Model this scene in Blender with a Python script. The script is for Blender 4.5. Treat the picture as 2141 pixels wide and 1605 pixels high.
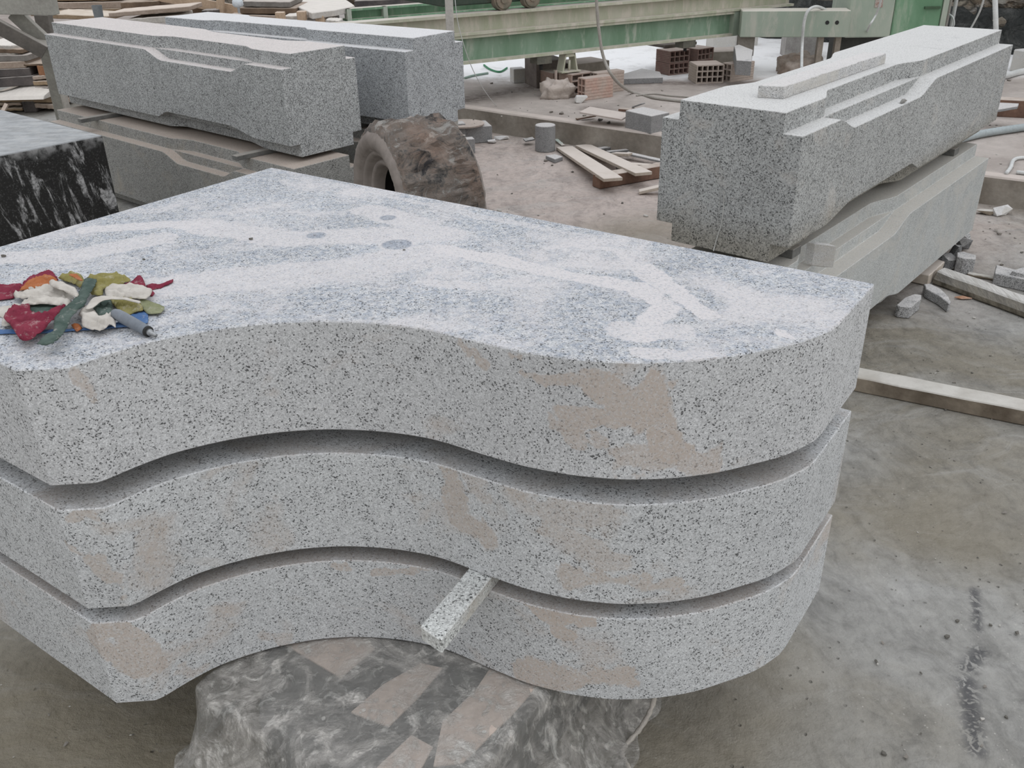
import bpy, bmesh, math, random
from mathutils import Vector, noise, geometry
random.seed(11)
S = bpy.context.scene
for o in list(bpy.data.objects): bpy.data.objects.remove(o)
col = S.collection

# ------------------------------------------------------------------ camera
F_PX, CX, CY, PITCH, ROLL, CAMH = 1902.3, 1070.5, 802.5, .4863, -.0185, 1.7
W_PX, H_PX = 2141, 1605
cam = bpy.data.cameras.new('camera'); co = bpy.data.objects.new('camera', cam); col.objects.link(co)
cam.sensor_fit = 'HORIZONTAL'; cam.sensor_width = 36; cam.lens = 36 * F_PX / W_PX
cam.clip_start = .05; cam.clip_end = 200
from mathutils import Matrix
co.matrix_world = Matrix.Translation((0, 0, CAMH)) @ Matrix.Rotation(math.pi/2 - PITCH, 4, 'X') @ Matrix.Rotation(ROLL, 4, 'Z')
S.camera = co

# ------------------------------------------------------------------ exposure, sky, soft daylight
S.view_settings.view_transform = 'Standard'; S.view_settings.look = 'None'
S.view_settings.gamma = 1; S.view_settings.use_curve_mapping = False
S.view_settings.exposure = 0.09
world = bpy.data.worlds.new('overcast_sky'); S.world = world; world.use_nodes = True
wn = world.node_tree; wn.nodes.clear()
wo = wn.nodes.new('ShaderNodeOutputWorld'); bg = wn.nodes.new('ShaderNodeBackground')
tc = wn.nodes.new('ShaderNodeTexCoord'); sx = wn.nodes.new('ShaderNodeSeparateXYZ')
wn.links.new(tc.outputs['Generated'], sx.inputs[0])
mz = wn.nodes.new('ShaderNodeMapRange'); mz.inputs['From Min'].default_value = -.1; mz.inputs['From Max'].default_value = .9
mz.inputs['To Min'].default_value = .74; mz.inputs['To Max'].default_value = 1.10
wn.links.new(sx.outputs['Z'], mz.inputs['Value'])
mx = wn.nodes.new('ShaderNodeMapRange'); mx.inputs['From Min'].default_value = -1; mx.inputs['From Max'].default_value = 1
mx.inputs['To Min'].default_value = .80; mx.inputs['To Max'].default_value = 1.22
wn.links.new(sx.outputs['X'], mx.inputs['Value'])
mm = wn.nodes.new('ShaderNodeMath'); mm.operation = 'MULTIPLY'
wn.links.new(mz.outputs[0], mm.inputs[0]); wn.links.new(mx.outputs[0], mm.inputs[1])
skc = wn.nodes.new('ShaderNodeMix'); skc.data_type = 'RGBA'; skc.inputs[6].default_value = (1.0, .985, .955, 1); skc.inputs[7].default_value = (.955, .985, 1.045, 1)
mc_ = wn.nodes.new('ShaderNodeMapRange'); mc_.inputs['From Max'].default_value = .8; wn.links.new(sx.outputs['Z'], mc_.inputs['Value']); wn.links.new(mc_.outputs[0], skc.inputs[0]); wn.links.new(skc.outputs[2], bg.inputs['Color'])
wn.links.new(mm.outputs[0], bg.inputs['Strength']); wn.links.new(bg.outputs[0], wo.inputs[0])
sun = bpy.data.lights.new('soft_sun', 'SUN'); sun.energy = .35; sun.angle = math.radians(55); sun.color = (1, .985, .96)
so = bpy.data.objects.new('soft_sun', sun); col.objects.link(so); so.location = (3, -2, 8)
so.rotation_euler = Vector((-.35, .30, -1)).to_track_quat('-Z', 'Y').to_euler()

# ------------------------------------------------------------------ picture -> place helper (measuring aid)
_c, _s, _cr, _sr = math.cos(PITCH), math.sin(PITCH), math.cos(ROLL), math.sin(ROLL)
def ray(x, y):
    a, b = x - CX, y - CY
    a, b = a*_cr + b*_sr, -a*_sr + b*_cr
    a /= F_PX; b /= -F_PX
    return Vector((a, _c + b*_s, -_s + b*_c))
def at(x, y, z=0.0):
    r = ray(x, y); t = (z - CAMH)/r.z
    return Vector((r.x*t, r.y*t, z))
def atY(x, y, Y):
    r = ray(x, y); t = Y/r.y
    return Vector((r.x*t, Y, CAMH + r.z*t))

# ------------------------------------------------------------------ node helpers
def mat_new(name):
    m = bpy.data.materials.new(name); m.use_nodes = True
    nt = m.node_tree; nt.nodes.clear()
    out = nt.nodes.new('ShaderNodeOutputMaterial'); b = nt.nodes.new('ShaderNodeBsdfPrincipled')
    nt.links.new(b.outputs[0], out.inputs[0])
    return m, nt, b, out
class N:
    def __init__(s, nt): s.nt = nt
    def link(s, a, b): s.nt.links.new(a, b)
    def _in(s, sock, v):
        if v is None: return
        if hasattr(v, 'node'): s.link(v, sock)
        else:
            if isinstance(v, (tuple, list)) and len(v) == 3 and sock.type == 'RGBA': v = (*v, 1)
            sock.default_value = v
    def math(s, op, a, b=None, c=None, clamp=False):
        n = s.nt.nodes.new('ShaderNodeMath'); n.operation = op; n.use_clamp = clamp
        s._in(n.inputs[0], a); s._in(n.inputs[1], b)
        if c is not None: s._in(n.inputs[2], c)
        return n.outputs[0]
    def vmath(s, op, a, b=None, scale=None):
        n = s.nt.nodes.new('ShaderNodeVectorMath'); n.operation = op
        s._in(n.inputs[0], a); s._in(n.inputs[1], b)
        if scale is not None: s._in(n.inputs['Scale'], scale)
        return n.outputs['Value'] if op in ('LENGTH', 'DOT_PRODUCT', 'DISTANCE') else n.outputs[0]
    def noise(s, vec, scale, detail=3, rough=.55, dist=0, out='Fac'):
        n = s.nt.nodes.new('ShaderNodeTexNoise'); s._in(n.inputs['Vector'], vec)
        n.inputs['Scale'].default_value = scale; n.inputs['Detail'].default_value = detail
        n.inputs['Roughness'].default_value = rough; n.inputs['Distortion'].default_value = dist
        return n.outputs[out]
    def voro(s, vec, scale, out='Color', feature='F1'):
        n = s.nt.nodes.new('ShaderNodeTexVoronoi'); n.feature = feature; s._in(n.inputs['Vector'], vec)
        n.inputs['Scale'].default_value = scale
        return n.outputs[out]
    def ramp(s, fac, stops, interp='LINEAR'):
        n = s.nt.nodes.new('ShaderNodeValToRGB'); s._in(n.inputs[0], fac); r = n.color_ramp; r.interpolation = interp
        while len(r.elements) < len(stops): r.elements.new(.5)
        for e, (p, c) in zip(r.elements, stops):
            e.position = p; e.color = (c, c, c, 1) if not isinstance(c, tuple) else (*c, 1)
        return n.outputs[0]
    def mix(s, f, a, b, mode='MIX'):
        n = s.nt.nodes.new('ShaderNodeMix'); n.data_type = 'RGBA'; n.blend_type = mode
        s._in(n.inputs[0], f); s._in(n.inputs[6], a); s._in(n.inputs[7], b)
        return n.outputs[2]
    def mapr(s, v, a, b, c=0., d=1., smooth=False):
        n = s.nt.nodes.new('ShaderNodeMapRange'); n.interpolation_type = 'SMOOTHSTEP' if smooth else 'LINEAR'
        s._in(n.inputs['Value'], v)
        for k, x in zip(('From Min', 'From Max', 'To Min', 'To Max'), (a, b, c, d)): n.inputs[k].default_value = x
        return n.outputs[0]
    def coord(s, kind='Object'):
        n = s.nt.nodes.new('ShaderNodeTexCoord'); return n.outputs[kind]
    def scale(s, vec, sc):
        n = s.nt.nodes.new('ShaderNodeMapping'); s._in(n.inputs[0], vec); n.inputs['Scale'].default_value = sc
        return n.outputs[0]
    def up(s):
        g = s.nt.nodes.new('ShaderNodeTexCoord'); x = s.nt.nodes.new('ShaderNodeSeparateXYZ'); s.link(g.outputs['Normal'], x.inputs[0])
        return x.outputs['Z']
    def sep(s, v):
        x = s.nt.nodes.new('ShaderNodeSeparateXYZ'); s._in(x.inputs[0], v); return x.outputs
    def bump(s, b, h, strength=.3, dist=.01):
        n = s.nt.nodes.new('ShaderNodeBump'); n.inputs['Strength'].default_value = strength; n.inputs['Distance'].default_value = dist
        s._in(n.inputs['Height'], h); s.link(n.outputs[0], b.inputs['Normal'])
    def seg(s, P, a, b, r, soft):
        # soft-edged stroke between two points of the object
        a = Vector(a); b = Vector(b); d = b - a
        pa = s.vmath('SUBTRACT', P, tuple(a))
        if d.length < 1e-6:
            L = s.vmath('LENGTH', pa)
        else:
            t = s.math('MULTIPLY', s.vmath('DOT_PRODUCT', pa, tuple(d)), 1/d.length_squared, clamp=True)
            L = s.vmath('LENGTH', s.vmath('SUBTRACT', pa, s.vmath('SCALE', tuple(d), scale=t)))
        return s.mapr(L, max(r - soft, 0), r + soft, 1, 0, True)
    def anymax(s, lst):
        o = lst[0]
        for x in lst[1:]: o = s.math('MAXIMUM', o, x)
        return o

def granite(name, light=.58, mid=.42, dark=.085, size=250, tint=(1, 1, 1), dust=0.0, dustcol=(.62, .56, .52), topcol=(.64, .615, .60), topdust=0.0,
            flecks=.085, strokes=(), top_strokes=(), low_tint=None, seed=0., bumpy=.25, rough=.7, clear=(), grain=1.7, sky_tint=None):
    m, nt, b, out = mat_new(name); n = N(nt); size *= grain
    P = n.vmath('ADD', n.coord(), (seed, seed*1.7, seed*.6)); P0 = n.coord()
    wob = n.vmath('SCALE', n.vmath('SUBTRACT', n.noise(P, size*.9, 1, out='Color'), (.5, .5, .5)), scale=.9/size*1.2)
    Q = n.vmath('ADD', P, wob)
    v = n.sep(n.voro(Q, size))[0]
    cl = n.noise(P, size*.08, 2)
    v2 = n.math('ADD', v, n.mapr(cl, .3, .7, .09, -.05))
    c1 = n.ramp(v2, [(0, dark), (flecks, dark*1.6), (flecks+.05, mid), (.42, mid*1.15), (.52, light*.92), (.8, light), (1, light*1.15)])
    v3 = n.sep(n.voro(Q, size*2.3))[1]
    c2 = n.ramp(v3, [(0, .55), (.12, .75), (.3, 1.0), (1, 1.06)])
    c = n.mix(.75, c1, c2, 'MULTIPLY')
    c = n.mix(1, c, (*tint,), 'MULTIPLY')
    big = n.noise(P, 3.2, 3)
    c = n.mix(1, c, n.ramp(big, [(.3, .92), (.7, 1.06)]), 'MULTIPLY')
    upz = n.up()
    upm = n.mapr(upz, .5, .9, 0, 1)
    side = n.math('SUBTRACT', 1, upm)
    if sky_tint: c = n.mix(upm, c, n.mix(1, c, n.mix(n.mapr(n.noise(P, 90, 4, .7), .38, .6), sky_tint, (1, 1, 1)), 'MULTIPLY'))  # bluer, darker up faces: sky colour painted into the stone
    masks = []
    dn = n.noise(n.scale(P, (1, 1, 1.3)), 4.5, 5, .6, .6)
    if dust: masks.append(n.math('MULTIPLY', n.mapr(dn, .60 - dust*.35, .74 - dust*.3), n.math('MULTIPLY', side, .78)))
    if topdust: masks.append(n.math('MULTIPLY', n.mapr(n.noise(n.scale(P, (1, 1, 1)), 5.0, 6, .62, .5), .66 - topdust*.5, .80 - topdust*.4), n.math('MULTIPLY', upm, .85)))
    jit = n.mapr(n.noise(P0, 34, 6, .7, .6), 0, 1, -.45, .45)
    D = n.vmath('ADD', P0, n.vmath('SCALE', n.vmath('SUBTRACT', n.noise(P0, 7, 4, out='Color'), (.5, .5, .5)), scale=.16))
    for (a, bb, r, so_, k) in strokes:
        masks.append(n.math('MULTIPLY', n.mapr(n.math('ADD', n.seg(D, a, bb, r, so_), jit), .42, .62, 0, 1, True), n.math('MULTIPLY', side, k)))
    jit2 = None
    D2 = n.vmath('ADD', P0, n.vmath('SCALE', n.vmath('SUBTRACT', n.noise(P0, 14, 4, out='Color'), (.5, .5, .5)), scale=.05))
    for (a, bb, r, so_, k) in top_strokes:
        masks.append(n.math('MULTIPLY', n.mapr(n.math('ADD', n.seg(D2, a, bb, r, so_), jit), .40, .66, 0, 1, True), n.math('MULTIPLY', upm, k)))
    if masks:
        mk = n.anymax(masks)
        if clear:
            hole = n.anymax([n.math('MULTIPLY', n.seg(P0, a, a, r, .004), upm) for a, r in clear])
            ring = n.anymax([n.math('MULTIPLY', n.seg(P0, a, a, r*1.22, .004), upm) for a, r in clear])
            mk = n.math('MAXIMUM', mk, n.math('MULTIPLY', ring, .9))
            mk = n.math('MULTIPLY', mk, n.math('SUBTRACT', 1, n.math('MULTIPLY', hole, .8)))
        fine = n.mapr(n.noise(P, 190, 4, .7), .36, .56, .38, 1.0)
        mk = n.math('MULTIPLY', mk, fine)
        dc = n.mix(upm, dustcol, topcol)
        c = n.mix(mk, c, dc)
        if clear: c = n.mix(n.math('MULTIPLY', hole, .75), c, n.mix(1, c, (.62, .66, .72), 'MULTIPLY'))
    if low_tint:
        zlo, zhi, scol = low_tint
        zz = n.sep(P0)[2]
        sm = n.math('MULTIPLY', n.mapr(n.math('ADD', zz, n.mapr(n.noise(P, 5, 4), 0, 1, -.06, .06)), zlo, zhi, 1, 0, True), n.math('MULTIPLY', side, .75))
        c = n.mix(sm, c, n.mix(1, c, scol, 'MULTIPLY'))  # sides multiplied darker and browner towards the bottom
    n.link(c, b.inputs['Base Color']); b.inputs['Roughness'].default_value = rough; b.inputs['Specular IOR Level'].default_value = .3
    n.bump(b, n.noise(P, 120, 3), bumpy, .002)
    return m

def plain(name, c0, c1=None, scale=6, rough=.75, bump=.3, bscale=40, metal=0, stretch=(1, 1, 1), dustup=None, thr=(.35, .65), spec=.3, detail=5):
    m, nt, b, out = mat_new(name); n = N(nt); P = n.scale(n.coord(), stretch)
    c = n.mix(n.mapr(n.noise(P, scale, detail, .6, .3), *thr), c0, c1 or tuple(x*.8 for x in c0))
    c = n.mix(.5, c, n.ramp(n.noise(P, scale*9, 3), [(.3, .75), (.7, 1.15)]), 'MULTIPLY')
    if dustup:
        k = n.math('MULTIPLY', n.mapr(n.up(), .35, .8), n.mapr(n.noise(P, scale*2, 4), .25, .6, .6, 1))
        c = n.mix(k, c, dustup)
    n.link(c, b.inputs['Base Color']); b.inputs['Roughness'].default_value = rough; b.inputs['Metallic'].default_value = metal
    b.inputs['Specular IOR Level'].default_value = spec
    if bump: n.bump(b, n.noise(P, bscale, 4), bump, .006)
    return m

# ------------------------------------------------------------------ mesh helpers
class MB:
    def __init__(s): s.v = []; s.f = []
    def add(s, vs, fs):
        k = len(s.v); s.v += [Vector(v) for v in vs]; s.f += [tuple(i + k for i in f) for f in fs]; return s
    def prism(s, poly, z0, z1):
        n = len(poly)
        a = sum(poly[i][0]*poly[(i+1) % n][1] - poly[(i+1) % n][0]*poly[i][1] for i in range(n))
        if a < 0: poly = poly[::-1]
        g0 = z0 if callable(z0) else (lambda x, y: z0); g1 = z1 if callable(z1) else (lambda x, y: z1)
        vs = [(p[0], p[1], g0(p[0], p[1])) for p in poly] + [(p[0], p[1], g1(p[0], p[1])) for p in poly]
        fs = [tuple(range(n))[::-1], tuple(range(n, 2*n))] + [(i, (i+1) % n, (i+1) % n + n, i + n) for i in range(n)]
        return s.add(vs, fs)
    def obox(s, o, ax, ay, az):
        o, ax, ay, az = map(Vector, (o, ax, ay, az))
        vs = [o, o+ax, o+ax+ay, o+ay, o+az, o+ax+az, o+ax+ay+az, o+ay+az]
        fs = [(0, 3, 2, 1), (4, 5, 6, 7), (0, 1, 5, 4), (1, 2, 6, 5), (2, 3, 7, 6), (3, 0, 4, 7)]
        if ax.cross(ay).dot(az) < 0: fs = [f[::-1] for f in fs]
        return s.add(vs, fs)
    def box(s, c, size, rz=0):
        c = Vector(c); ca, sa = math.cos(rz), math.sin(rz)
        ax = Vector((ca, sa, 0))*size[0]; ay = Vector((-sa, ca, 0))*size[1]; az = Vector((0, 0, size[2]))
        return s.obox(c - ax/2 - ay/2 - az/2, ax, ay, az)
    def bar(s, a, b, w, h, up=(0, 0, 1)):
        a, b = Vector(a), Vector(b); d = (b - a); u = Vector(up)
        x = d.cross(u).normalized()*w; y = x.cross(d).normalized()*h
        return s.obox(a - x/2 - y/2, x, d, y)
    def tube(s, pts, r, seg=10, caps=True):
        pts = [Vector(p) for p in pts]; n = len(pts); rr = r if isinstance(r, (list, tuple)) else [r]*n
        prev = None; vs = []
        for i, p in enumerate(pts):
            t = (pts[min(i+1, n-1)] - pts[max(i-1, 0)]).normalized()
            if prev is None:
                x = t.cross(Vector((0, 0, 1)));
                if x.length < .05: x = t.cross(Vector((1, 0, 0)))
            else: x = prev - t*prev.dot(t)
            x.normalize(); prev = x; y = t.cross(x)
            for k in range(seg):
                a = 2*math.pi*k/seg; vs.append(p + (x*math.cos(a) + y*math.sin(a))*rr[i])
        fs = [(i*seg+k, i*seg+(k+1) % seg, (i+1)*seg+(k+1) % seg, (i+1)*seg+k) for i in range(n-1) for k in range(seg)]
        if caps: fs += [tuple(range(seg))[::-1], tuple(range((n-1)*seg, n*seg))]
        return s.add(vs, fs)
    def rings(s, rings, close=True, caps=True):
        m = len(rings[0]); vs = [p for r in rings for p in r]
        fs = [(i*m+k, i*m+(k+1) % m, (i+1)*m+(k+1) % m, (i+1)*m+k) for i in range(len(rings)-1) for k in range(m if close else m-1)]
        if caps: fs += [tuple(range(m))[::-1], tuple(range((len(rings)-1)*m, len(rings)*m))]
        return s.add(vs, fs)
def spline(pts, k=6):
    pts = [Vector(p) for p in pts]; out = []
    for i in range(len(pts)-1):
        p0 = pts[max(i-1, 0)]; p1 = pts[i]; p2 = pts[i+1]; p3 = pts[min(i+2, len(pts)-1)]
        for j in range(k):
            t = j/k
            out.append(.5*((2*p1) + (p2-p0)*t + (2*p0-5*p1+4*p2-p3)*t*t + (3*p1-p0-3*p2+p3)*t**3))
    out.append(pts[-1]); return out
def tag(o, label=None, cat=None, group=None, kind=None):
    for k, v in (('label', label), ('category', cat), ('group', group), ('kind', kind)):
        if v: o[k] = v
    return o
def obj(name, mb, mat, parent=None, smooth=False, bevel=0, weld=True, seg=1, ang=40):
    vs = mb.v
    if parent is None:
        mn = Vector([min(v[i] for v in vs) for i in range(3)]); mxx = Vector([max(v[i] for v in vs) for i in range(3)])
        loc = Vector(((mn.x+mxx.x)/2, (mn.y+mxx.y)/2, mn.z))
    else:
        loc = root_loc(parent)
    me = bpy.data.meshes.new(name); me.from_pydata([v - loc for v in vs], [], mb.f); me.validate()
    bm = bmesh.new(); bm.from_mesh(me)
    if weld: bmesh.ops.remove_doubles(bm, verts=bm.verts, dist=1e-5)
    bmesh.ops.recalc_face_normals(bm, faces=bm.faces)
    bm.to_mesh(me); bm.free()
    me.materials.append(mat)
    if smooth:
        for p in me.polygons: p.use_smooth = True
    o = bpy.data.objects.new(name, me); col.objects.link(o)
    if parent is None: o.location = loc
    else: o.parent = parent
    ORG[o.name] = loc
    if bevel:
        bv = o.modifiers.new('bevel', 'BEVEL'); bv.width = bevel; bv.segments = seg; bv.limit_method = 'ANGLE'; bv.angle_limit = math.radians(ang)
    return o
ORG = {}
class _P(dict): pass
def thing(name, label, cat, loc, group=None):
    o = bpy.data.objects.new(name, None); col.objects.link(o); o.location = loc; o.empty_display_size = .1
    tag(o, label, cat, group); return o
# parent location lookup: sub-parts share their thing's origin
def root_loc(p):
    l = Vector(p.location)
    while p.parent: p = p.parent; l = l + Vector(p.location)
    return l
def part(name, mb, mat, parent, **k):
    o = obj(name, mb, mat, None, **k)
    rl = root_loc(parent); me = o.data
    off = Vector(o.location) - rl
    me.transform(Matrix.Translation(off)); o.location = (0, 0, 0); o.parent = parent
    return o
def rough_prism(poly, z0, z1, amp=.01, seed=0, sub=6):
    """slab piece with broken, wobbling edges"""
    mb = MB(); pts = []
    n = len(poly)
    for i in range(n):
        a = Vector(poly[i][:2]); b = Vector(poly[(i+1) % n][:2])
        for j in range(sub):
            p = a.lerp(b, j/sub)
            w = noise.noise(Vector((p.x*9 + seed, p.y*9, seed*3.1)))*amp
            q = Vector((b.y-a.y, a.x-b.x)).normalized() if (b-a).length > 1e-6 else Vector((0, 0))
            pts.append((p.x + q.x*w, p.y + q.y*w))
    return mb.prism(pts, z0, z1)
def boulder(c, size, seed=0, rz=0, amp=.25, flat=False):
    """angular broken stone: convex hull of jittered points"""
    rnd = random.Random(seed); bm = bmesh.new()
    for i in range(14):
        v = Vector((rnd.uniform(-1, 1), rnd.uniform(-1, 1), rnd.uniform(-1, 1)))
        m_ = max(abs(v.x), abs(v.y), abs(v.z)); v /= m_ ** (1-amp)
        bm.verts.new((v.x*size[0]/2, v.y*size[1]/2, v.z*size[2]/2))
    bmesh.ops.convex_hull(bm, input=bm.verts)
    zmin = min(v.co.z for v in bm.verts if v.link_faces)
    ca, sa = math.cos(rz), math.sin(rz); mb = MB(); bm.verts.index_update()
    vs = [v for v in bm.verts if v.link_faces]; idx = {v: i for i, v in enumerate(vs)}
    P = [Vector((v.co.x*ca - v.co.y*sa + c[0], v.co.x*sa + v.co.y*ca + c[1], v.co.z - zmin + c[2])) for v in vs]
    mb.add(P, [tuple(idx[v] for v in f.verts) for f in bm.faces]); bm.free(); return mb

# ================================================================== FLOOR
def floor_mat(name, c_grey, c_brown, c_pink, c_white, white_amt, seed=0):
    m, nt, b, out = mat_new(name); n = N(nt); P = n.vmath('ADD', n.coord(), (0, 6, 0)); X = n.sep(P)
    D = n.vmath('ADD', P, n.vmath('SCALE', n.vmath('SUBTRACT', n.noise(P, 1.1, 4, out='Color'), (.5, .5, .5)), scale=.8))
    w = n.noise(D, .9, 6, .6, .5)
    c = n.mix(n.mapr(w, .42, .62), c_grey, c_brown)
    c = n.mix(n.math('MULTIPLY', n.seg(D, (-1.6, 1.6, 0), (-.3, 1.2, 0), .55, .5), .8), c, (.215, .19, .14))
    pk = n.math('MULTIPLY', n.seg(D, (-.6, 6.6, 0), (1.6, 5.5, 0), 1.3, .7), .9)
    c = n.mix(pk, c, c_pink)
    # drying slurry: pale cloudy film with swept streaks
    st = n.noise(n.scale(D, (1.0, 3.2, 1)), 2.2, 6, .62, .8)
    c = n.mix(n.math('MULTIPLY', n.mapr(st, .5, .74), white_amt), c, c_white)
    sw = n.noise(n.scale(D, (1.2, .35, 1)), 9, 8, .72, .4)
    c = n.mix(.85, c, n.ramp(sw, [(.34, .66), (.5, 1.0), (.68, 1.18)]), 'MULTIPLY')
    c = n.mix(.7, c, n.ramp(n.noise(P, 26, 8, .72), [(.32, .70), (.5, 1.0), (.7, 1.14)]), 'MULTIPLY')
    wet = n.anymax([n.seg(D, a, bb, r, s) for a, bb, r, s in (
        ((-1.15, 1.5, 0), (-.75, 1.75, 0), .30, .22), ((1.25, 2.35, 0), (1.9, 2.0, 0), .16, .16), ((.35, 1.35, 0), (.6, 1.75, 0), .16, .16),
        ((1.0, 5.0, 0), (.3, 4.6, 0), .3, .3), ((.9, 3.7, 0), (.5, 3.4, 0), .25, .25))])
    c = n.mix(n.math('MULTIPLY', wet, .55), c, (.20, .17, .115))
    # pits and crumbs
    pit = n.voro(n.vmath('ADD', P, n.vmath('SCALE', n.noise(P, 30, 2, out='Color'), scale=.02)), 26, 'Distance')
    pm = n.math('MULTIPLY', n.mapr(pit, .06, .13, 1, 0), n.mapr(n.noise(P, 2.3, 3), .44, .6))
    c = n.mix(n.math('MULTIPLY', pm, .7), c, (.075, .07, .06))
    sp = n.voro(P, 55, 'Distance'); sm = n.math('MULTIPLY', n.mapr(sp, .08, .16, 1, 0), n.mapr(n.noise(P, 3.1, 3), .54, .68))
    c = n.mix(n.math('MULTIPLY', sm, .6), c, (.62, .60, .55))
    # hair cracks
    ck = n.voro(n.vmath('ADD', P, n.vmath('SCALE', n.noise(P, 3, 5, out='Color'), scale=.5)), .55, 'Distance', 'DISTANCE_TO_EDGE')
    c = n.mix(n.math('MULTIPLY', n.mapr(ck, .0, .003, 1, 0), n.mapr(n.noise(P, 1.3, 2), .52, .62, 0, .5)), c, (.07, .06, .05))
    # tyre print
    tp = n.math('MULTIPLY', n.anymax([n.seg(D2, a, bb, r, s) for D2 in (P,) for a, bb, r, s in (
        ((1.03, 1.42, 0), (1.10, 1.62, 0), .022, .018), ((1.12, 1.66, 0), (1.18, 1.72, 0), .02, .018), ((1.21, 1.80, 0), (1.27, 1.95, 0), .012, .014))]),
        n.mapr(n.noise(n.scale(P, (1, 1, 1)), 38, 2, .5, 2.0), .40, .52))
    c = n.mix(n.math('MULTIPLY', tp, .85), c, (.06, .06, .065))
    n.link(c, b.inputs['Base Color'])
    r = n.math('SUBTRACT', n.mapr(n.noise(P, 2, 4), .3, .7, .62, .8), n.math('MULTIPLY', wet, .35))
    n.link(r, b.inputs['Roughness']); b.inputs['Specular IOR Level'].default_value = .35
    h = n.math('SUBTRACT', n.math('ADD', n.noise(P, 14, 8, .68), n.math('MULTIPLY', st, .6)), n.math('MULTIPLY', pm, .35))
    n.bump(b, h, .8, .02)
    return m
M_floor = floor_mat('slurry_floor', (.295, .29, .272), (.225, .205, .165), (.46, .39, .355), (.42, .415, .40), .5)
def yard_mat():
    m, nt, b, out = mat_new('platform_dust_sunlit'); n = N(nt); P = n.vmath('MULTIPLY', n.vmath('ADD', n.coord(), YO), (1, 1, 0))
    c = n.mix(n.mapr(n.noise(P, 1.3, 8, .6, .4), .38, .6), (.50, .45, .415), (.37, .325, .295))
    c = n.mix(.6, c, n.ramp(n.noise(P, 11, 7, .68), [(.25, .72), (.75, 1.14)]), 'MULTIPLY')
    # pale dust whitened farther out, painting in the bright sunlight there
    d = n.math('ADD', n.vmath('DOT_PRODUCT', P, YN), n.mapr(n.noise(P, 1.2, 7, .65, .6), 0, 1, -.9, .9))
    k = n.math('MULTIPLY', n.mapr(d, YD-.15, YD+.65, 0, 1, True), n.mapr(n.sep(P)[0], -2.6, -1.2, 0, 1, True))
    Dk = n.vmath('ADD', P, n.vmath('SCALE', n.vmath('SUBTRACT', n.noise(P, 5, 6, .7, out='Color'), (.5, .5, .5)), scale=.35))
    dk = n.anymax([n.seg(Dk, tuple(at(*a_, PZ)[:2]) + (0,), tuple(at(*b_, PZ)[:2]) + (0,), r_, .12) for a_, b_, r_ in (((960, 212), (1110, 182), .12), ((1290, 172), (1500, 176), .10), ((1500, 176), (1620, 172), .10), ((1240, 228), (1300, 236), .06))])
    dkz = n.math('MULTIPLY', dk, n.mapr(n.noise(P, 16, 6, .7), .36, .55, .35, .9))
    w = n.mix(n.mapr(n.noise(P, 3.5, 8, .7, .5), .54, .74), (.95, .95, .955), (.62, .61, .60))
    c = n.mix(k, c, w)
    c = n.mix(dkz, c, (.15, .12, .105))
    n.link(c, b.inputs['Base Color']); b.inputs['Roughness'].default_value = .88
    n.bump(b, n.noise(P, 14, 9, .7), .6, .03); return m
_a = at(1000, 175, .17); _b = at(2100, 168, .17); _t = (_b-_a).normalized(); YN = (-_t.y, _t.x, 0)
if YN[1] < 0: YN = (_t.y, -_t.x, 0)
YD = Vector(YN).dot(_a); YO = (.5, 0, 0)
M_kerb = plain('old_concrete', (.33, .30, .26), (.20, .175, .145), 3, .9, .6, 30, dustup=(.52, .46, .42))

def floor_patch(name, x0, x1, y0, y1, step, z, mat, amp, keep=None):
    mb = MB(); nx = int((x1-x0)/step)+1; ny = int((y1-y0)/step)+1
    for j in range(ny):
        for i in range(nx):
            x = x0+i*step; y = y0+j*step
            h = noise.noise(Vector((x*.9, y*.9, 3)))*amp + noise.noise(Vector((x*4, y*4, 9)))*amp*.3
            mb.v.append(Vector((x, y, z + min(h, 0.0) - .001)))
    mb.f = [(j*nx+i, j*nx+i+1, (j+1)*nx+i+1, (j+1)*nx+i) for j in range(ny-1) for i in range(nx-1)]
    return tag(obj(name, mb, mat, smooth=True), kind='structure')
floor_patch('floor', -9, 9, -3, 15, .12, 0, M_floor, .008)
# raised slab behind, its front edge is a rough concrete kerb
PZ = .17
k0 = at(970, 225, PZ); k1 = at(1380, 283, PZ); k2 = at(2058, 367, PZ); kd = (k1-k0).normalized()
kl = k0 - kd*6.5; kr = k2 + (k2-k1).normalized()*7
edge = []
for a, b_ in ((kl, k0), (k0, k1), (k1, k2), (k2, kr)):
    for j in range(14):
        p = a.lerp(b_, j/14); w = noise.noise(Vector((p.x*5, p.y*5, 1)))*.018; edge.append((p.x, p.y + w))
edge.append((kr.x, kr.y))
poly_ = edge + [(13, 20), (-12, 20)]; mb = MB().prism(poly_, -.02, PZ)
YO = ((min(p[0] for p in poly_)+max(p[0] for p in poly_))/2, (min(p[1] for p in poly_)+max(p[1] for p in poly_))/2, 0)
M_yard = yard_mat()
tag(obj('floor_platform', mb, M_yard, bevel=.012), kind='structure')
inner = [(x, y + .14) for x, y in edge]
mb = MB().prism([(x, y - .004) for x, y in edge] + inner[::-1], -.02, PZ + .004)
tag(obj('trim_1', mb, M_kerb, bevel=.01), kind='structure')

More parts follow.
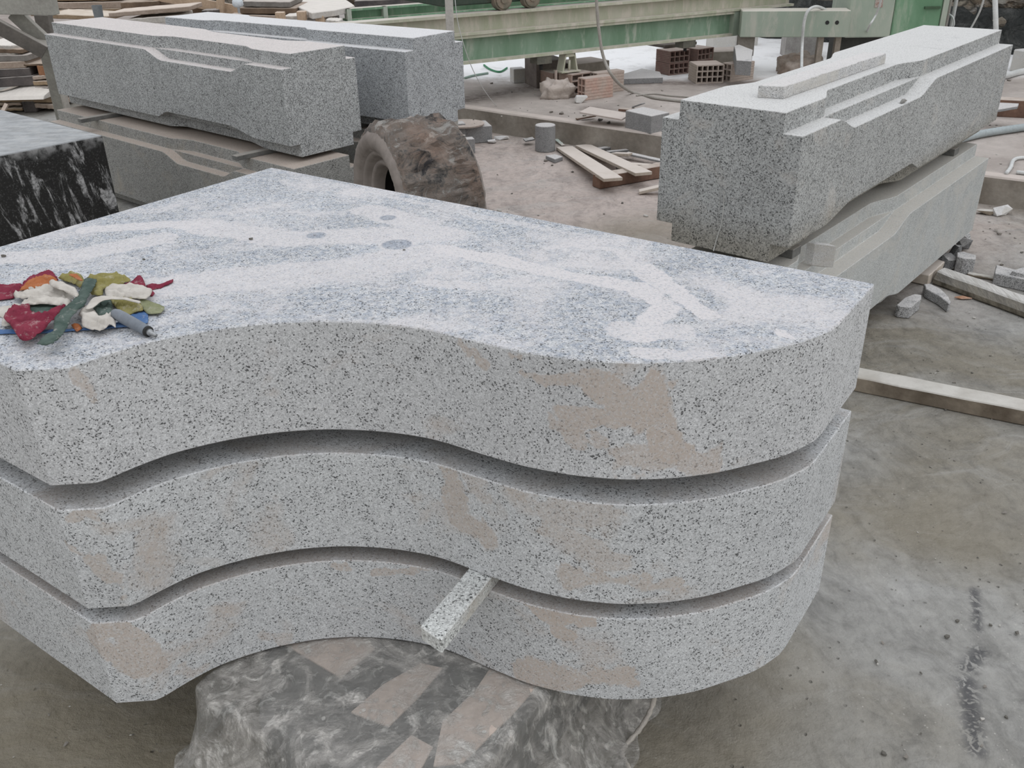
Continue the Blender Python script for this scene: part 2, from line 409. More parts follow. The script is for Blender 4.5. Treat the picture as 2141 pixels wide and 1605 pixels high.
# ================================================================== CURVED SLABS
SC = at(1829, 593, 1.026); SC = Vector((.7173, 1.6684, 0))
dU = Vector((-.818, .575, 0)).normalized(); dV = Vector((-dU.y, dU.x, 0)); dV = Vector((-.575, -.818, 0)).normalized()
OUT = [(0, 0), (0, .227), (.003, .258), (.029, .331), (.071, .398), (.112, .456), (.162, .508), (.206, .543), (.249, .571), (.315, .601), (.357, .614), (.411, .627), (.462, .633),
       (.522, .638), (.576, .641), (.615, .646), (.655, .656), (.706, .674), (.76, .70), (.81, .73), (.86, .770), (.895, .805), (.93, .847), (.954, .883), (.976, .922),
       (.993, .96), (1.004, 1.0), (1.011, 1.035), (1.017, 1.073), (1.024, 1.093), (1.085, 1.142), (1.724, 1.142), (1.724, 0)]
def uvw(u, v, z=0): p = SC + dU*u + dV*v; return Vector((p.x, p.y, z))
def slab_outline(du=0, dv=0):
    cur = [Vector((u, v, 0)) for u, v in OUT[2:30]]
    sm = spline(cur, 3)
    pts = OUT[:2] + [(p.x, p.y) for p in sm] + OUT[30:]
    return [tuple(uvw(u+du, v+dv)[:2]) for u, v in pts]
# object origin of the slabs = centre of their bounding box; needed for the dust marks
_o = slab_outline(); SX = (min(p[0] for p in _o)+max(p[0] for p in _o))/2; SY = (min(p[1] for p in _o)+max(p[1] for p in _o))/2
def loc3(px, py, zt, zb): p = at(px, py, zt); return (p.x-SX, p.y-SY, zt-zb)
ZT = 1.026; ZB = .793
def TS(pts, r, soft, k, zt=ZT, zb=ZB):
    return [(loc3(*a, zt, zb), loc3(*b_, zt, zb), r, soft, k) for a, b_ in zip(pts, pts[1:])]
tops = []
tops += TS([(930, 520), (1060, 545), (1180, 575), (1330, 600), (1390, 640), (1340, 700)], .030, .022, 1)
tops += TS([(1390, 610), (1330, 560), (1290, 525), (1200, 510), (1150, 520)], .014, .012, .9)
tops += TS([(1350, 560), (1420, 610), (1480, 660)], .022, .014, 1)
tops += TS([(1300, 690), (1420, 695)], .035, .03, .8)
tops += TS([(1340, 735), (1500, 745)], .018, .02, .85)
tops += TS([(330, 600), (560, 580), (760, 560), (900, 530)], .075, .07, .75)
tops += TS([(420, 470), (600, 500), (800, 490), (930, 490)], .055, .06, .8)
tops += TS([(0, 540), (150, 535), (330, 500)], .045, .05, .75)
tops += TS([(770, 440), (880, 470)], .05, .05, .8)
tops += TS([(900, 590), (1000, 600)], .02, .015, .8)
tops += TS([(180, 480), (330, 470), (430, 470)], .03, .03, .9)
tops += TS([(700, 385), (1000, 450), (1250, 500)], .012, .02, .55)
tops += TS([(590, 380), (640, 395)], .01, .03, .5)
tops += TS([(1630, 695), (1660, 706)], .010, .005, 1)
_OUTL = slab_outline()
def _in(p):
    c = False; n_ = len(_OUTL)
    for i in range(n_):
        a, b_ = _OUTL[i], _OUTL[(i+1) % n_]
        if (a[1] > p[1]) != (b_[1] > p[1]) and p[0] < (b_[0]-a[0])*(p[1]-a[1])/(b_[1]-a[1]) + a[0]: c = not c
    return c
def SP(px, py, zz, zb):   # point of the slab's front face seen at this pixel
    z = zb + .233
    while z > zb:
        p = at(px, py, z)
        if _in(p): break
        z -= .002
    return (p.x-SX, p.y-SY, z-zb)
sA = [(SP(1360, 800, 1, ZB), SP(1400, 940, .85, ZB), .042, .04, .95), (SP(1250, 800, 1, ZB), SP(1330, 880, 1, ZB), .035, .03, .9), (SP(1150, 890, 1, ZB), SP(1250, 930, 1, ZB), .014, .015, .7), (SP(1180, 880, .90, ZB), SP(1330, 870, .91, ZB), .022, .02, .85), (SP(1100, 770, 1.0, ZB), SP(1420, 790, 1.0, ZB), .016, .02, .8),
      (SP(1290, 960, .84, ZB), SP(1470, 960, .84, ZB), .035, .03, .7), (SP(150, 800, 1.0, ZB), SP(190, 850, .95, ZB), .02, .02, .7), (SP(980, 725, 1.0, ZB), SP(1080, 745, 1.0, ZB), .012, .012, .8)]
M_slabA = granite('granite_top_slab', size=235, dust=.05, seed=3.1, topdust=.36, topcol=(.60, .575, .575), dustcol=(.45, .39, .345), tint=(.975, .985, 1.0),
    strokes=sA, sky_tint=(.64, .69, .77), top_strokes=tops, clear=[(loc3(830, 511, ZT, ZB), .034), (loc3(811, 455, ZT, ZB), .020), (loc3(661, 492, ZT, ZB), .023)])
zb2 = .507
sB = [(SP(930, 975, .70, zb2), SP(1010, 1120, .58, zb2), .03, .03, .85), (SP(1010, 980, .71, zb2), SP(1260, 1080, .68, zb2), .035, .04, .55), (SP(1180, 1200, .56, zb2), SP(1400, 1220, .53, zb2), .03, .03, .8),
      (SP(1150, 1100, .62, zb2), SP(1280, 1180, .56, zb2), .03, .03, .6), (SP(165, 1090, .70, zb2), SP(250, 1240, .56, zb2), .016, .02, .75), (SP(300, 1130, .66, zb2), SP(340, 1180, .6, zb2), .02, .02, .5)]
M_slabB = granite('granite_middle_slab', size=235, dust=.16, seed=8.4, topdust=.45, topcol=(.36, .33, .305), dustcol=(.45, .395, .35), tint=(.965, .985, 1.0), strokes=sB)  # top dust darkened to paint in the shadow of the gap above
zb3 = .254
sC = [(SP(1080, 1230, .46, zb3), SP(1230, 1290, .43, zb3), .03, .02, .95), (SP(1150, 1260, .44, zb3), SP(1190, 1330, .37, zb3), .028, .02, .9), (SP(1100, 1400, .29, zb3), SP(1300, 1420, .27, zb3), .035, .03, .85),
      (SP(230, 1330, .44, zb3), SP(310, 1400, .36, zb3), .035, .03, .8), (SP(900, 1190, .46, zb3), SP(700, 1180, .46, zb3), .012, .012, .7), (SP(350, 1420, .3, zb3), SP(600, 1330, .27, zb3), .02, .02, .5)]
M_slabC = granite('granite_bottom_slab', size=235, dust=.16, seed=13.7, topdust=.6, topcol=(.37, .33, .30), dustcol=(.46, .395, .345), tint=(.965, .985, 1.0), strokes=sC)  # top colour kept dark here too, gap shade painted into the dust
def curved_slab(z0, z1, mat, label):
    mb = MB().prism(slab_outline(), z0, z1)
    o = obj('curved_granite_slab', mb, mat, bevel=.0022)
    return tag(o, label, 'stone slab', 'stacked curved granite slabs')
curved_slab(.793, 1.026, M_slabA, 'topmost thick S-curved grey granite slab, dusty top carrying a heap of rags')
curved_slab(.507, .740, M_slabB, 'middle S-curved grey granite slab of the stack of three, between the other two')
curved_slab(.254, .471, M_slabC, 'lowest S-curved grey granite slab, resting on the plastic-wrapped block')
# spacers
M_bar = granite('granite_strip', size=190, light=.64, mid=.42, dark=.09, seed=21, tint=(.98, 1, .98), dust=.35, dustcol=(.5, .47, .42))
p0 = at(878, 1307.6, .507); p1 = at(922, 1337.5, .507); p2 = at(987.4, 1177.7, .507)
ax = (p1-p0); ay = (p2-p0).normalized()*.62
tag(obj('spacer_strip', MB().obox(p0 - Vector((0, 0, .036)), ax, ay, (0, 0, .036)), M_bar, bevel=.003), 'narrow speckled granite strip sticking out from under the middle curved slab', 'spacer')
M_sp = plain('spacer_stone', (.22, .22, .21), (.13, .13, .125), 20, .8, .3, 60)
for (u, z0, z1, lab) in ((.30, .740, .793, 'short grey stone spacer hidden in the right of the gap under the top slab'), (1.45, .740, .793, 'grey stone spacer in the left of the gap under the top slab'),
                         (1.45, .471, .507, 'grey stone spacer in the left of the gap above the lowest slab')):
    a = uvw(u, .10, z0)
    tag(obj('spacer_strip', MB().obox(a, dU*.05, dV*.36, (0, 0, z1-z0)), M_sp, bevel=.002), lab, 'spacer')

# ================================================================== WRAPPED BLOCK under the stack
M_core = plain('grey_pack', (.17, .165, .155), (.10, .10, .095), 7, .7, .4, 30)
M_tile = plain('beige_board', (.58, .49, .43), (.50, .42, .365), 8, .8, .2, 40)
bz = .25
def bq(u0, u1, v0, v1): return [tuple(uvw(u, v)[:2]) for u, v in ((u0, v0), (u1, v0), (u1, v1), (u0, v1))]
wb = thing('wrapped_block', 'low block wrapped in dusty clear plastic under the stack of curved slabs', 'block', uvw(.6, .5, 0))
part('core_block', MB().prism([tuple(uvw(u, v)[:2]) for u, v in ((.39, .10), (.99, .10), (.99, .84), (.82, 1.0), (.39, 1.0))], 0, bz-.008), M_core, wb, bevel=.012, seg=2)
for t_ in ([(596, 1346), (700, 1320), (760, 1322), (784, 1354), (712, 1415)], [(734, 1487), (800, 1430), (880, 1385), (925, 1395), (875, 1455), (812, 1517)],
           [(1035, 1380), (1125, 1429), (1070, 1492), (968, 1592), (906, 1600), (925, 1507), (995, 1440)], [(770, 1620), (860, 1535), (905, 1560), (850, 1660)]):
    q_ = [at(x, y, bz-.003) for x, y in t_]
    part('beige_board', MB().prism([(p.x, p.y) for p in q_], bz-.009, bz-.004), M_tile, wb)
# plastic film: top sheet and flaring skirts
m, nt, b, out = mat_new('dusty_film'); n = N(nt); P = n.coord()
D1 = n.noise(P, 9, 8, .7, 1.4); D2 = n.noise(n.scale(P, (1, 1, .5)), 28, 5, .65, .8)
den = n.math('ADD', n.mapr(D1, .45, .72, 0, .5), n.mapr(D2, .52, .70, 0, .6), clamp=True)
spots = n.math('MULTIPLY', n.mapr(n.voro(n.vmath('ADD', P, n.vmath('SCALE', n.noise(P, 40, 2, out='Color'), scale=.012)), 24, 'Distance'), .10, .16, 1, 0), .9)
spots = n.math('MULTIPLY', spots, n.mapr(n.noise(P, 6, 3), .5, .6))
den = n.math('MAXIMUM', n.math('ADD', den, .29, clamp=True), spots)
n.link(n.mix(n.mapr(D1, .4, .6), (.46, .455, .43), (.60, .575, .54)), b.inputs['Base Color']); b.inputs['Roughness'].default_value = .38
b.inputs['Specular IOR Level'].default_value = .5
n.link(den, b.inputs['Alpha'])
n.bump(b, n.math('ADD', n.noise(P, 22, 6, .65, 1.5), n.math('MULTIPLY', D2, .5)), .8, .02)
M_film = m
mb = MB()
u0, u1, v0, v1 = .375, 1.005, .08, 1.015
per = []
NS = 26
def lerp(a, b_, t): return a + (b_-a)*t
for i in range(NS): per.append((lerp(u0, u1, i/NS), v1, 0, 1))
for i in range(NS): per.append((u1, lerp(v1, v0, i/NS), 1, 0))
for i in range(NS): per.append((lerp(u1, u0, i/NS), v0, 0, -1))
for i in range(NS): per.append((u0, lerp(v0, v1, i/NS), -1, 0))
cu, cv = (u0+u1)/2, (v0+v1)/2
rings = []
prof = [(.0, bz+.001), (.012, bz-.01), (.03, .19), (.06, .11), (.11, .045), (.17, .012), (.235, .004)]
for j, (off, z) in enumerate(prof):
    r = []
    for i, (u, v, nu, nv) in enumerate(per):
        ph = i*.9; du_ = (u-cu)/((u1-u0)/2); dv_ = (v-cv)/((v1-v0)/2)
        wv = .5+.5*math.sin(ph*1.1+j*.5)*math.cos(i*.37+1)
        cx_ = du_*max(0, abs(dv_)-.75)*2 if nv else 0
        cy_ = dv_*max(0, abs(du_)-.75)*2 if nu else 0
        reach = off*(.7+.5*wv)*(1.0 + .3*max(0, du_))
        if nu < 0: reach = off*(.35+.5*noise.noise(Vector((i*.35, 4, 0)))+.28)
        if nu > 0 or du_ > .9: reach *= .30
        uu = u + (nu + cx_)*reach; vv = v + (nv + cy_)*reach
        zz = z + (.03*noise.noise(Vector((uu*14, vv*14, j*.6))) + .012*math.sin(ph*2.2))*(1 if 1 < j < 5 else .15)
        if j == 0: zz = bz+.001
        r.append(uvw(uu, vv, max(zz, .003)))
    rings.append(r)
mb.rings(rings, caps=False)
k_ = len(per)
mb.f.append(tuple(range(k_))[::-1])
film = part('plastic_wrap', mb, M_film, wb, smooth=True)
tag(film, 'crumpled dusty plastic film')
ss = film.modifiers.new('fold', 'SUBSURF'); ss.levels = 1; ss.render_levels = 2
tx = bpy.data.textures.new('crumple', 'CLOUDS'); tx.noise_scale = .05; tx.noise_depth = 3
dm = film.modifiers.new('crumple', 'DISPLACE'); dm.texture = tx; dm.strength = .007; dm.mid_level = .5; dm.texture_coords = 'LOCAL'
# pale raised hem of the film on the floor
hem = [at(1372, 1440, .10), at(1362, 1480, .06), at(1340, 1520, .03), at(1310, 1555, .008), at(1300, 1575, .004), at(1312, 1600, .004), at(1330, 1640, .004)]
M_hem = plain('film_edge', (.55, .51, .46), (.42, .39, .35), 30, .5, .5, 60)
part('film_hem', MB().tube(spline(hem, 5), [.004+.003*abs(math.sin(i*1.3)) for i in range(31)], 6), M_hem, wb, smooth=True)

# ================================================================== NOTCHED BEAMS
def bfun(u, brk):
    a, b_, c_, d_ = brk
    if u <= a or u >= d_: return 0
    if b_ <= u <= c_: return 1
    t = (u-a)/(b_-a) if u < b_ else (d_-u)/(d_-c_)
    return .55*t + .45*t*t*(3-2*t)
def beam(name, O, th, side, W, nw, nh, Hb, L, z0, mat, label, group, top=(.31, .45, 1.14, 1.31), bot=(.31, .53, 1.18, 1.29), dd=.05, ee=.05, brk_u=None):
    d = Vector((math.sin(th), math.cos(th), 0)); nn = Vector((-d.y, d.x, 0))*side; O = Vector((O[0], O[1], 0))
    us = {0, L}
    for br in (top, bot):
        for a, b_ in ((br[0], br[1]), (br[2], br[3])):
            for j in range(6): us.add(round(a + (b_-a)*j/5, 4))
    us = sorted(us); rings = []
    for u in us:
        t = bfun(u, top); q = bfun(u, bot); ct = nw + ee*t; cb = nw + ee*q; dt = dd*t; db = dd*.8*q
        e = 1e-6
        r = [(cb, 0), (cb, nh), (nw, nh), (nw, nh+db), (0, nh+db), (0, Hb-nh-dt), (nw, Hb-nh-dt), (nw, Hb-nh), (ct, Hb-nh), (ct, Hb)]
        ring = r + [(W-v, z) for v, z in r[::-1]]
        rings.append([O + d*u + nn*v + Vector((0, 0, z0+z)) for v, z in ring])
    mb = MB().rings(rings)
    o = obj(name, mb, mat, bevel=.0025, ang=50)
    return tag(o, label, 'stone beam', group)
M_beamR = granite('beam_granite_right', grain=1.2, size=210, light=.43, mid=.27, dark=.085, flecks=.12, tint=(.98, 1.0, .99), seed=31, topdust=1.1, topcol=(.66, .655, .64), dust=0.02, dustcol=(.52, .49, .455), low_tint=(.02, .16, (.66, .60, .50)))
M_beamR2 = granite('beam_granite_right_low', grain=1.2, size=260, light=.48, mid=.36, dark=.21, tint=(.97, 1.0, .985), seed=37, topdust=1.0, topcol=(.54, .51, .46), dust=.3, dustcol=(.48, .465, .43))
M_beamL = granite('beam_granite_left', grain=1.2, size=210, light=.46, mid=.23, dark=.075, tint=(.97, 1.0, 1.0), seed=41, topdust=1.3, topcol=(.66, .60, .575))
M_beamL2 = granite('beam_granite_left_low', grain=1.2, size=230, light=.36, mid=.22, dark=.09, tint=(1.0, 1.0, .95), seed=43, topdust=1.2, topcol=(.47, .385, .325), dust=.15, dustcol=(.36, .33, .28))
M_beamB = granite('beam_granite_back', grain=1.2, size=210, light=.48, mid=.27, dark=.09, tint=(.95, .99, 1.02), seed=47, topdust=1.3, topcol=(.74, .73, .73))
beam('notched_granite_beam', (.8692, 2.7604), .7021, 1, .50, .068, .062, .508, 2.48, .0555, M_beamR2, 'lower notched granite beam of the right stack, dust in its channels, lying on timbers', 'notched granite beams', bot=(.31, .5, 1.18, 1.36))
bR_ = beam('notched_granite_beam', (.9325, 2.8954), .7022, 1, .5134, .0659, .0654, .5004, 2.4813, .5977, M_beamR, 'large notched granite beam on top at right, with a rough strip lying along it', 'notched granite beams')
def on_end(px, py):
    r = ray(px, py); d_ = Vector((math.sin(.7022), math.cos(.7022), 0)); t = Vector((.9325, 2.8954, 0)).dot(d_)/r.dot(d_)
    return Vector((0, 0, CAMH)) + r*t - d_*.0005
for pts_, r_ in (([(1508, 352), (1509, 375), (1505, 420), (1500, 470)], .0008), ([(1514, 398), (1513, 430), (1509, 465), (1500, 495), (1492, 524)], .0022)):
    tag(part('chalk_mark', MB().tube(spline([on_end(*q) for q in pts_], 5), r_, 6), plain('chalk', (.52, .52, .50), bump=0), bR_), 'thin whitish drip line')
Ao = Vector((-1.1278, 4.7695)); Ath = -.8556; Ad = Vector((math.sin(Ath), math.cos(Ath))); An = -Vector((-Ad.y, Ad.x))
lo = Ao + Ad*(-.08) + An*(-.12)
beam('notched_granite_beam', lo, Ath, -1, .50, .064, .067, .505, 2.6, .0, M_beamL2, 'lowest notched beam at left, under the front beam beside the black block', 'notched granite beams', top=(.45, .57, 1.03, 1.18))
beam('notched_granite_beam', Ao, Ath, -1, .4863, .0637, .0672, .5185, 2.557, .53, M_beamL, 'front upper notched granite beam at left, left of the tyre', 'notched granite beams')
beam('notched_granite_beam', (-.5578, 5.3037), -.9288, -1, .5074, .0717, .0644, .516, 2.2821, .53, M_beamB, 'rear notched granite beam with pale top, just behind the left front beam', 'notched granite beams', top=(.85, .93, 1.75, 1.85), bot=(.85, .93, 1.75, 1.85))
Bd = Vector((math.sin(-.9288), math.cos(-.9288))); 
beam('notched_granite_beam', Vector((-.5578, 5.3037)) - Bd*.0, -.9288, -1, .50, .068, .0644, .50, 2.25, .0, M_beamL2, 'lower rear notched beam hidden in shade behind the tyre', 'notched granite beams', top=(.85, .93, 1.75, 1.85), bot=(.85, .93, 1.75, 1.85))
# spacers between beams
M_dark = plain('dark_batten', (.20, .20, .19), (.12, .12, .115), 15, .8, .4, 50, dustup=(.33, .31, .28))
def batten(p, q, z0, z1, w, lab, mat=M_dark, grp=None):
    p = Vector((p[0], p[1], (z0+z1)/2)); q = Vector((q[0], q[1], (z0+z1)/2))
    return tag(obj('stone_spacer', MB().bar(p, q, w, z1-z0), mat, bevel=.002), lab, 'spacer', grp)
for (a, bb, lab) in (((166, 252), (236, 240), 'dark stone batten sticking out far left under the front beam'), ((490, 330), (545, 318), 'dark stone batten sticking out near the end under the front left beam')):
    p = at(*a, .518); q = at(*bb, .518); dd_ = (q-p).normalized(); q = p + dd_*.6
    batten(p, q, .505, .53, .05, lab)
for (u, lab) in ((.5, 'dark batten between the two rear left beams, near end'), (1.7, 'dark batten between the two rear left beams, far end')):
    p = Vector((-.5578, 5.3037)) + Bd*u; nB = -Vector((-Bd.y, Bd.x)); batten(p + nB*.08, p + nB*.42, .50, .53, .05, lab)
M_chip = granite('pale_chip', size=240, light=.62, mid=.5, dark=.3, seed=50, topdust=.9, dust=.8, dustcol=(.55, .52, .47))
Rd = Vector((math.sin(.7022), math.cos(.7022))); Rn = Vector((-Rd.y, Rd.x)); Ro = Vector((.8692, 2.7604))
p = at(1742, 507, .565); q = p + Vector((Rn.x, Rn.y, 0))*.5
q0 = at(1704, 508, .592); q1 = at(1752, 513, .592)
mb = MB().obox(Vector((q0.x, q0.y, .503)), Vector((q1.x-q0.x, q1.y-q0.y, 0)), Vector((Rn.x, Rn.y, 0))*.035, (0, 0, .09))
tag(obj('stone_spacer', mb, M_chip, bevel=.006), 'pale broken stone chunk standing near the front between the right beams', 'spacer')
p = Ro + Rd*.35 + Rn*.09; q = p + Rn*.33
batten(p, q, .5635, .5977, .07, 'grey spacer near the front between the right beams, behind the pale chunk')
p = Ro + Rd*2.18 + Rn*.085; q = p + Rn*.33
batten(p, q, .5635, .5977, .07, 'dark stained spacer near the far end between the right beams')
# rough strip on the top beam
m_strip = granite('rough_strip', size=220, light=.55, mid=.36, dark=.12, seed=55, dust=.3, topdust=1.0, dustcol=(.5, .48, .44), bumpy=1.0)
s0 = at(1583, 204, 1.098); s1 = at(1638, 207, 1.098); s2 = at(1850, 133, 1.098)
ax = (s1-s0); ay = (s2-s1); rg = []
for i in range(25):
    t = i/24; o0 = s0 + ay*t; w = noise.noise(Vector((i*.8, 0, 0)))*.004
    z1 = .040 + noise.noise(Vector((i*.55, 5, 0)))*.003
    rg.append([o0, o0+ax*(1+w*6), o0+ax*(1+w*8)+Vector((0, 0, z1*.6)), o0+ax*.97+Vector((0, 0, z1)), o0+Vector((0, 0, z1))])
tag(obj('granite_strip', MB().rings(rg), m_strip, bevel=.002), 'long rough-edged granite strip lying on top of the upper right beam', 'stone strip')
M_shard = plain('shard_stone', (.30, .29, .27), (.17, .165, .155), 20, .8, .5, 60)
def stone(px, py, z, size, seed, rz, label, mat=None, name='stone_shard', cat='stone', grp=None, amp=.25):
    p = at(px, py, z) if isinstance(px, (int, float)) else px
    return tag(obj(name, boulder((p.x, p.y, z), size, seed, rz, amp), mat or M_shard), label, cat, grp)
stone(1933, 186, .985, (.055, .035, .02), 3, .4, 'small flaked shard on the sloping ledge of the upper right beam')
stone(1886, 214, .985, (.05, .02, .012), 4, .8, 'thin dark chip on the lower ledge of the upper right beam')

# ================================================================== TIMBERS, STONES on the right floor
M_wood = plain('weathered_timber', (.30, .255, .20), (.12, .095, .07), 4, .85, .6, 30, stretch=(1, 1, 1), dustup=(.56, .54, .50))
M_wood2 = plain('brown_timber', (.20, .12, .085), (.10, .06, .045), 5, .85, .5, 30, dustup=(.50, .44, .39))
M_board = plain('dusty_board', (.55, .49, .42), (.42, .36, .30), 5, .85, .4, 30, dustup=(.60, .54, .49))
def timber(a, b_, w, h, mat, label, z=0, name='timber', cat='timber', wob=.004, grp=None, twist=0):
    a, b_ = Vector(a), Vector(b_); d = b_-a; x = Vector((d.y, -d.x, 0)).normalized(); n_ = 14; rg = []
    for i in range(n_+1):
        p = a.lerp(b_, i/n_); k = lambda s_: noise.noise(Vector((i*.7, s_, a.x)))*wob
        hh = h/2
        rg.append([p - x*(w/2+k(1)) + Vector((0, 0, k(5)*.3)), p + x*(w/2+k(2)) + Vector((0, 0, k(6)*.3)), p + x*(w/2*.97+k(3)) + Vector((0, 0, h+k(7))), p - x*(w/2*.97+k(4)) + Vector((0, 0, h+k(8)))])
    return tag(obj(name, MB().rings(rg), mat, bevel=.004), label, cat, grp)
# curb-like plank right
g0 = at(1770, 812, .0); g1 = at(2141, 888, 0); dd_ = (g1-g0).normalized(); px_ = Vector((-dd_.y, dd_.x, 0))
timber(g0 - dd_*.03 + px_*.04, g1 + dd_*.9 + px_*.045, .10, .06, M_wood, 'long pale-topped timber on the floor running right from the curved slab stack')
t0 = at(1948, 592, 0); t1 = at(2141, 664, 0); dd_ = (t1-t0).normalized(); px_ = Vector((-dd_.y, dd_.x, 0))
pa = t0 + px_*.05 - dd_*.0; pb = t1 + px_*.05 + dd_*.9
M_log = plain('grey_log', (.24, .215, .17), (.075, .065, .05), 6, .85, .8, 20, stretch=(6, .6, 3), dustup=(.60, .585, .56))
mb = MB(); rg = []
for i in range(16):
    p = pa.lerp(pb, i/15); r_ = .05 + .006*noise.noise(Vector((i*.6, 1, 1)))
    sh = [(-1, 0), (-.95, .5), (-.6, 1.25), (.3, 1.45), (.75, 1.2), (1.0, .6), (1, 0)]
    rg.append([p + px_*(s_*r_*1.1) + Vector((0, 0, h_*r_*(1+.06*noise.noise(Vector((i*.9, s_, 2)))))) for s_, h_ in sh])
mb.rings(rg); tag(obj('timber', mb, M_log, bevel=.006), 'weathered cracked log post on the floor right of the lower beam', 'timber')
timber(at(1905, 590, 0), at(1948, 552, 0), .16, .055, M_board, 'pale timber block supporting the lower right beam near the log', name='support_block', cat='timber')
ru = Ro + Rd*.35; a_ = Vector((ru.x, ru.y, 0)) + Vector((Rn.x, Rn.y, 0))*.04
timber(a_, a_ + Vector((Rn.x, Rn.y, 0))*.42, .12, .055, M_board, 'timber block under the near end of the lower right beam', name='support_block', cat='timber')
M_rock = granite('rubble_granite', size=230, light=.46, mid=.28, dark=.07, flecks=.2, seed=60, topdust=.6, dustcol=(.52, .50, .47), bumpy=.8)
M_rockd = granite('rubble_dark', size=200, light=.17, mid=.10, dark=.03, seed=64, topdust=.6, dustcol=(.42, .41, .38), bumpy=.8)
def offcut(pts, z0, h, label, mat=None, name='granite_offcut', cat='stone', shrink=.9, grp=None, amp=.006):
    P_ = [at(x, y, z0+h) for x, y in pts]; c_ = sum(P_, Vector())/len(P_)
    poly = [(p.x, p.y) for p in P_]
    mb = rough_prism(poly, z0, z0+h, amp, seed=pts[0][0], sub=4)
    return tag(obj(name, mb, mat or M_rock, bevel=.003), label, cat, grp)
offcut([(1874, 637), (1890, 622), (1912, 614), (1926, 616), (1924, 625), (1904, 642), (1880, 640)], 0, .055, 'small broken granite block on the floor in front of the lower right beam')
offcut([(1931, 593), (1945, 592), (1965, 602), (1985, 620), (1989, 630), (1984, 634), (1962, 617), (1935, 603)], 0, .045, 'wedge-shaped granite flake with pale top beside the log')
stone(1975, 562, 0, (.11, .09, .09), 7, .3, 'dark angular rubble stone tucked against the lower right beam', M_rockd)
stone(1992, 548, 0.0, (.10, .07, .10), 8, 1.0, 'grey-topped rubble stone leaning beside the dark rubble under the beam', M_rockd)
offcut([(2000, 527), (2015, 525), (2042, 533), (2040, 541), (2017, 540), (2002, 536)], 0, .085, 'square chipped granite block with white crumbs on top, beyond the log', M_rock)
stone(2013, 522, 0, (.07, .05, .07), 12, .2, 'small upright dark stone behind the square chipped block', M_rockd)
stone(2016, 500, 0, (.06, .05, .04), 13, .2, 'small pyramid-shaped stone close to the beam end', M_rock)
offcut([(2083, 553), (2141, 567), (2165, 573), (2165, 590), (2141, 583), (2080, 571)], 0, .06, 'long speckled granite offcut at the right edge behind the log', M_rock)
stone(2142, 600, 0, (.13, .12, .09), 17, .5, 'pointed blue-grey stone at the right edge, in front of the long offcut', M_rock)
timber(at(2022, 575, 0), at(2120, 592, 0), .03, .015, M_wood, 'thin dark stick lying behind the log', name='stick', cat='stick')
stone(2094, 448, 0, (.13, .06, .055), 19, .4, 'white bag-like lump of stone below the kerb at right', M_chip, amp=.1)
stone(2062, 447, 0, (.12, .05, .03), 23, -.5, 'brown crumbly debris below the kerb at right', M_wood)
stone(2012, 624, 0, (.085, .03, .012), 29, -.15, 'rust-brown flake on the floor beside the wedge-shaped flake', plain('rust', (.36, .17, .08), (.55, .38, .30), 30))
stone(1848, 818, 0, (.045, .03, .014), 30, .4, 'pale chip lying against the long pale-topped timber', M_chip)
# chips scattered over the floor
rnd = random.Random(5)
proto = {}
M_crumb = [plain('crumb_dark', (.10, .095, .085), (.16, .15, .13), 40), plain('crumb_pale', (.55, .53, .49), (.4, .38, .35), 40), plain('crumb_mid', (.27, .25, .22), (.2, .18, .16), 40)]
def scatter(n_, box_px, z, smin, smax, group, label, avoid=None):
    smin *= .9
    ps = []
    for v in range(5):
        o = obj('stone_chip', boulder((0, 0, 0), (1, .65, .42), 100+v, 0), M_crumb[(0, 0, 2, 1, 2)[v]]); ps.append(o)
    used = [False]*5; k = 0
    while k < n_:
        x = rnd.uniform(*box_px[0:2]); y = rnd.uniform(*box_px[2:4]); p = at(x, y, z)
        if avoid and avoid(p, x, y): continue
        v = rnd.randrange(5); o = ps[v] if not used[v] else ps[v].copy()
        if used[v]: col.objects.link(o)
        used[v] = True; s_ = smin + (smax-smin)*rnd.random()**2.5
        o.location = (p.x, p.y, z - .001); o.scale = (s_, s_, s_); o.rotation_euler = (0, 0, rnd.uniform(0, 6.28))
        tag(o, label, 'stone chip', group); k += 1
    for i in range(5):
        if not used[i]: bpy.data.objects.remove(ps[i])
def in_beam(p):
    q = Vector((p.x-.85, p.y-2.75)); u = q.dot(Rd); v = q.dot(Rn)
    return -.3 < u < 2.7 and -.12 < v < .65
scatter(75, (1830, 2141, 640, 1600), 0, .004, .016, 'chips on the right floor', 'tiny stone chip strewn on the floor right of the stack', lambda p, x, y: in_beam(p) or (x < 1850 and y < 900))
scatter(16, (2050, 2141, 460, 560), 0, .01, .035, 'chips below the kerb', 'little stone chip on the floor below the right kerb', lambda p, x, y: in_beam(p))
scatter(14, (0, 400, 1420, 1600), 0, .005, .014, 'chips at bottom left', 'tiny chip on the brown floor at bottom left', lambda p, x, y: y < 1320 + x*.55)
scatter(22, (1040, 1360, 320, 480), 0, .008, .04, 'chips by the planks', 'little stone chip on the pinkish floor by the cut planks')
scatter(45, (990, 1400, 160, 260), PZ, .012, .06, 'crumbs on the raised slab', 'crumb of stone on the dusty raised slab under the green rail')
scatter(26, (2000, 2141, 135, 360), PZ, .01, .05, 'crumbs on the far right slab', 'crumb of stone on the raised slab at far right', lambda p, x, y: in_beam(p) or x < 2120-y*.2)

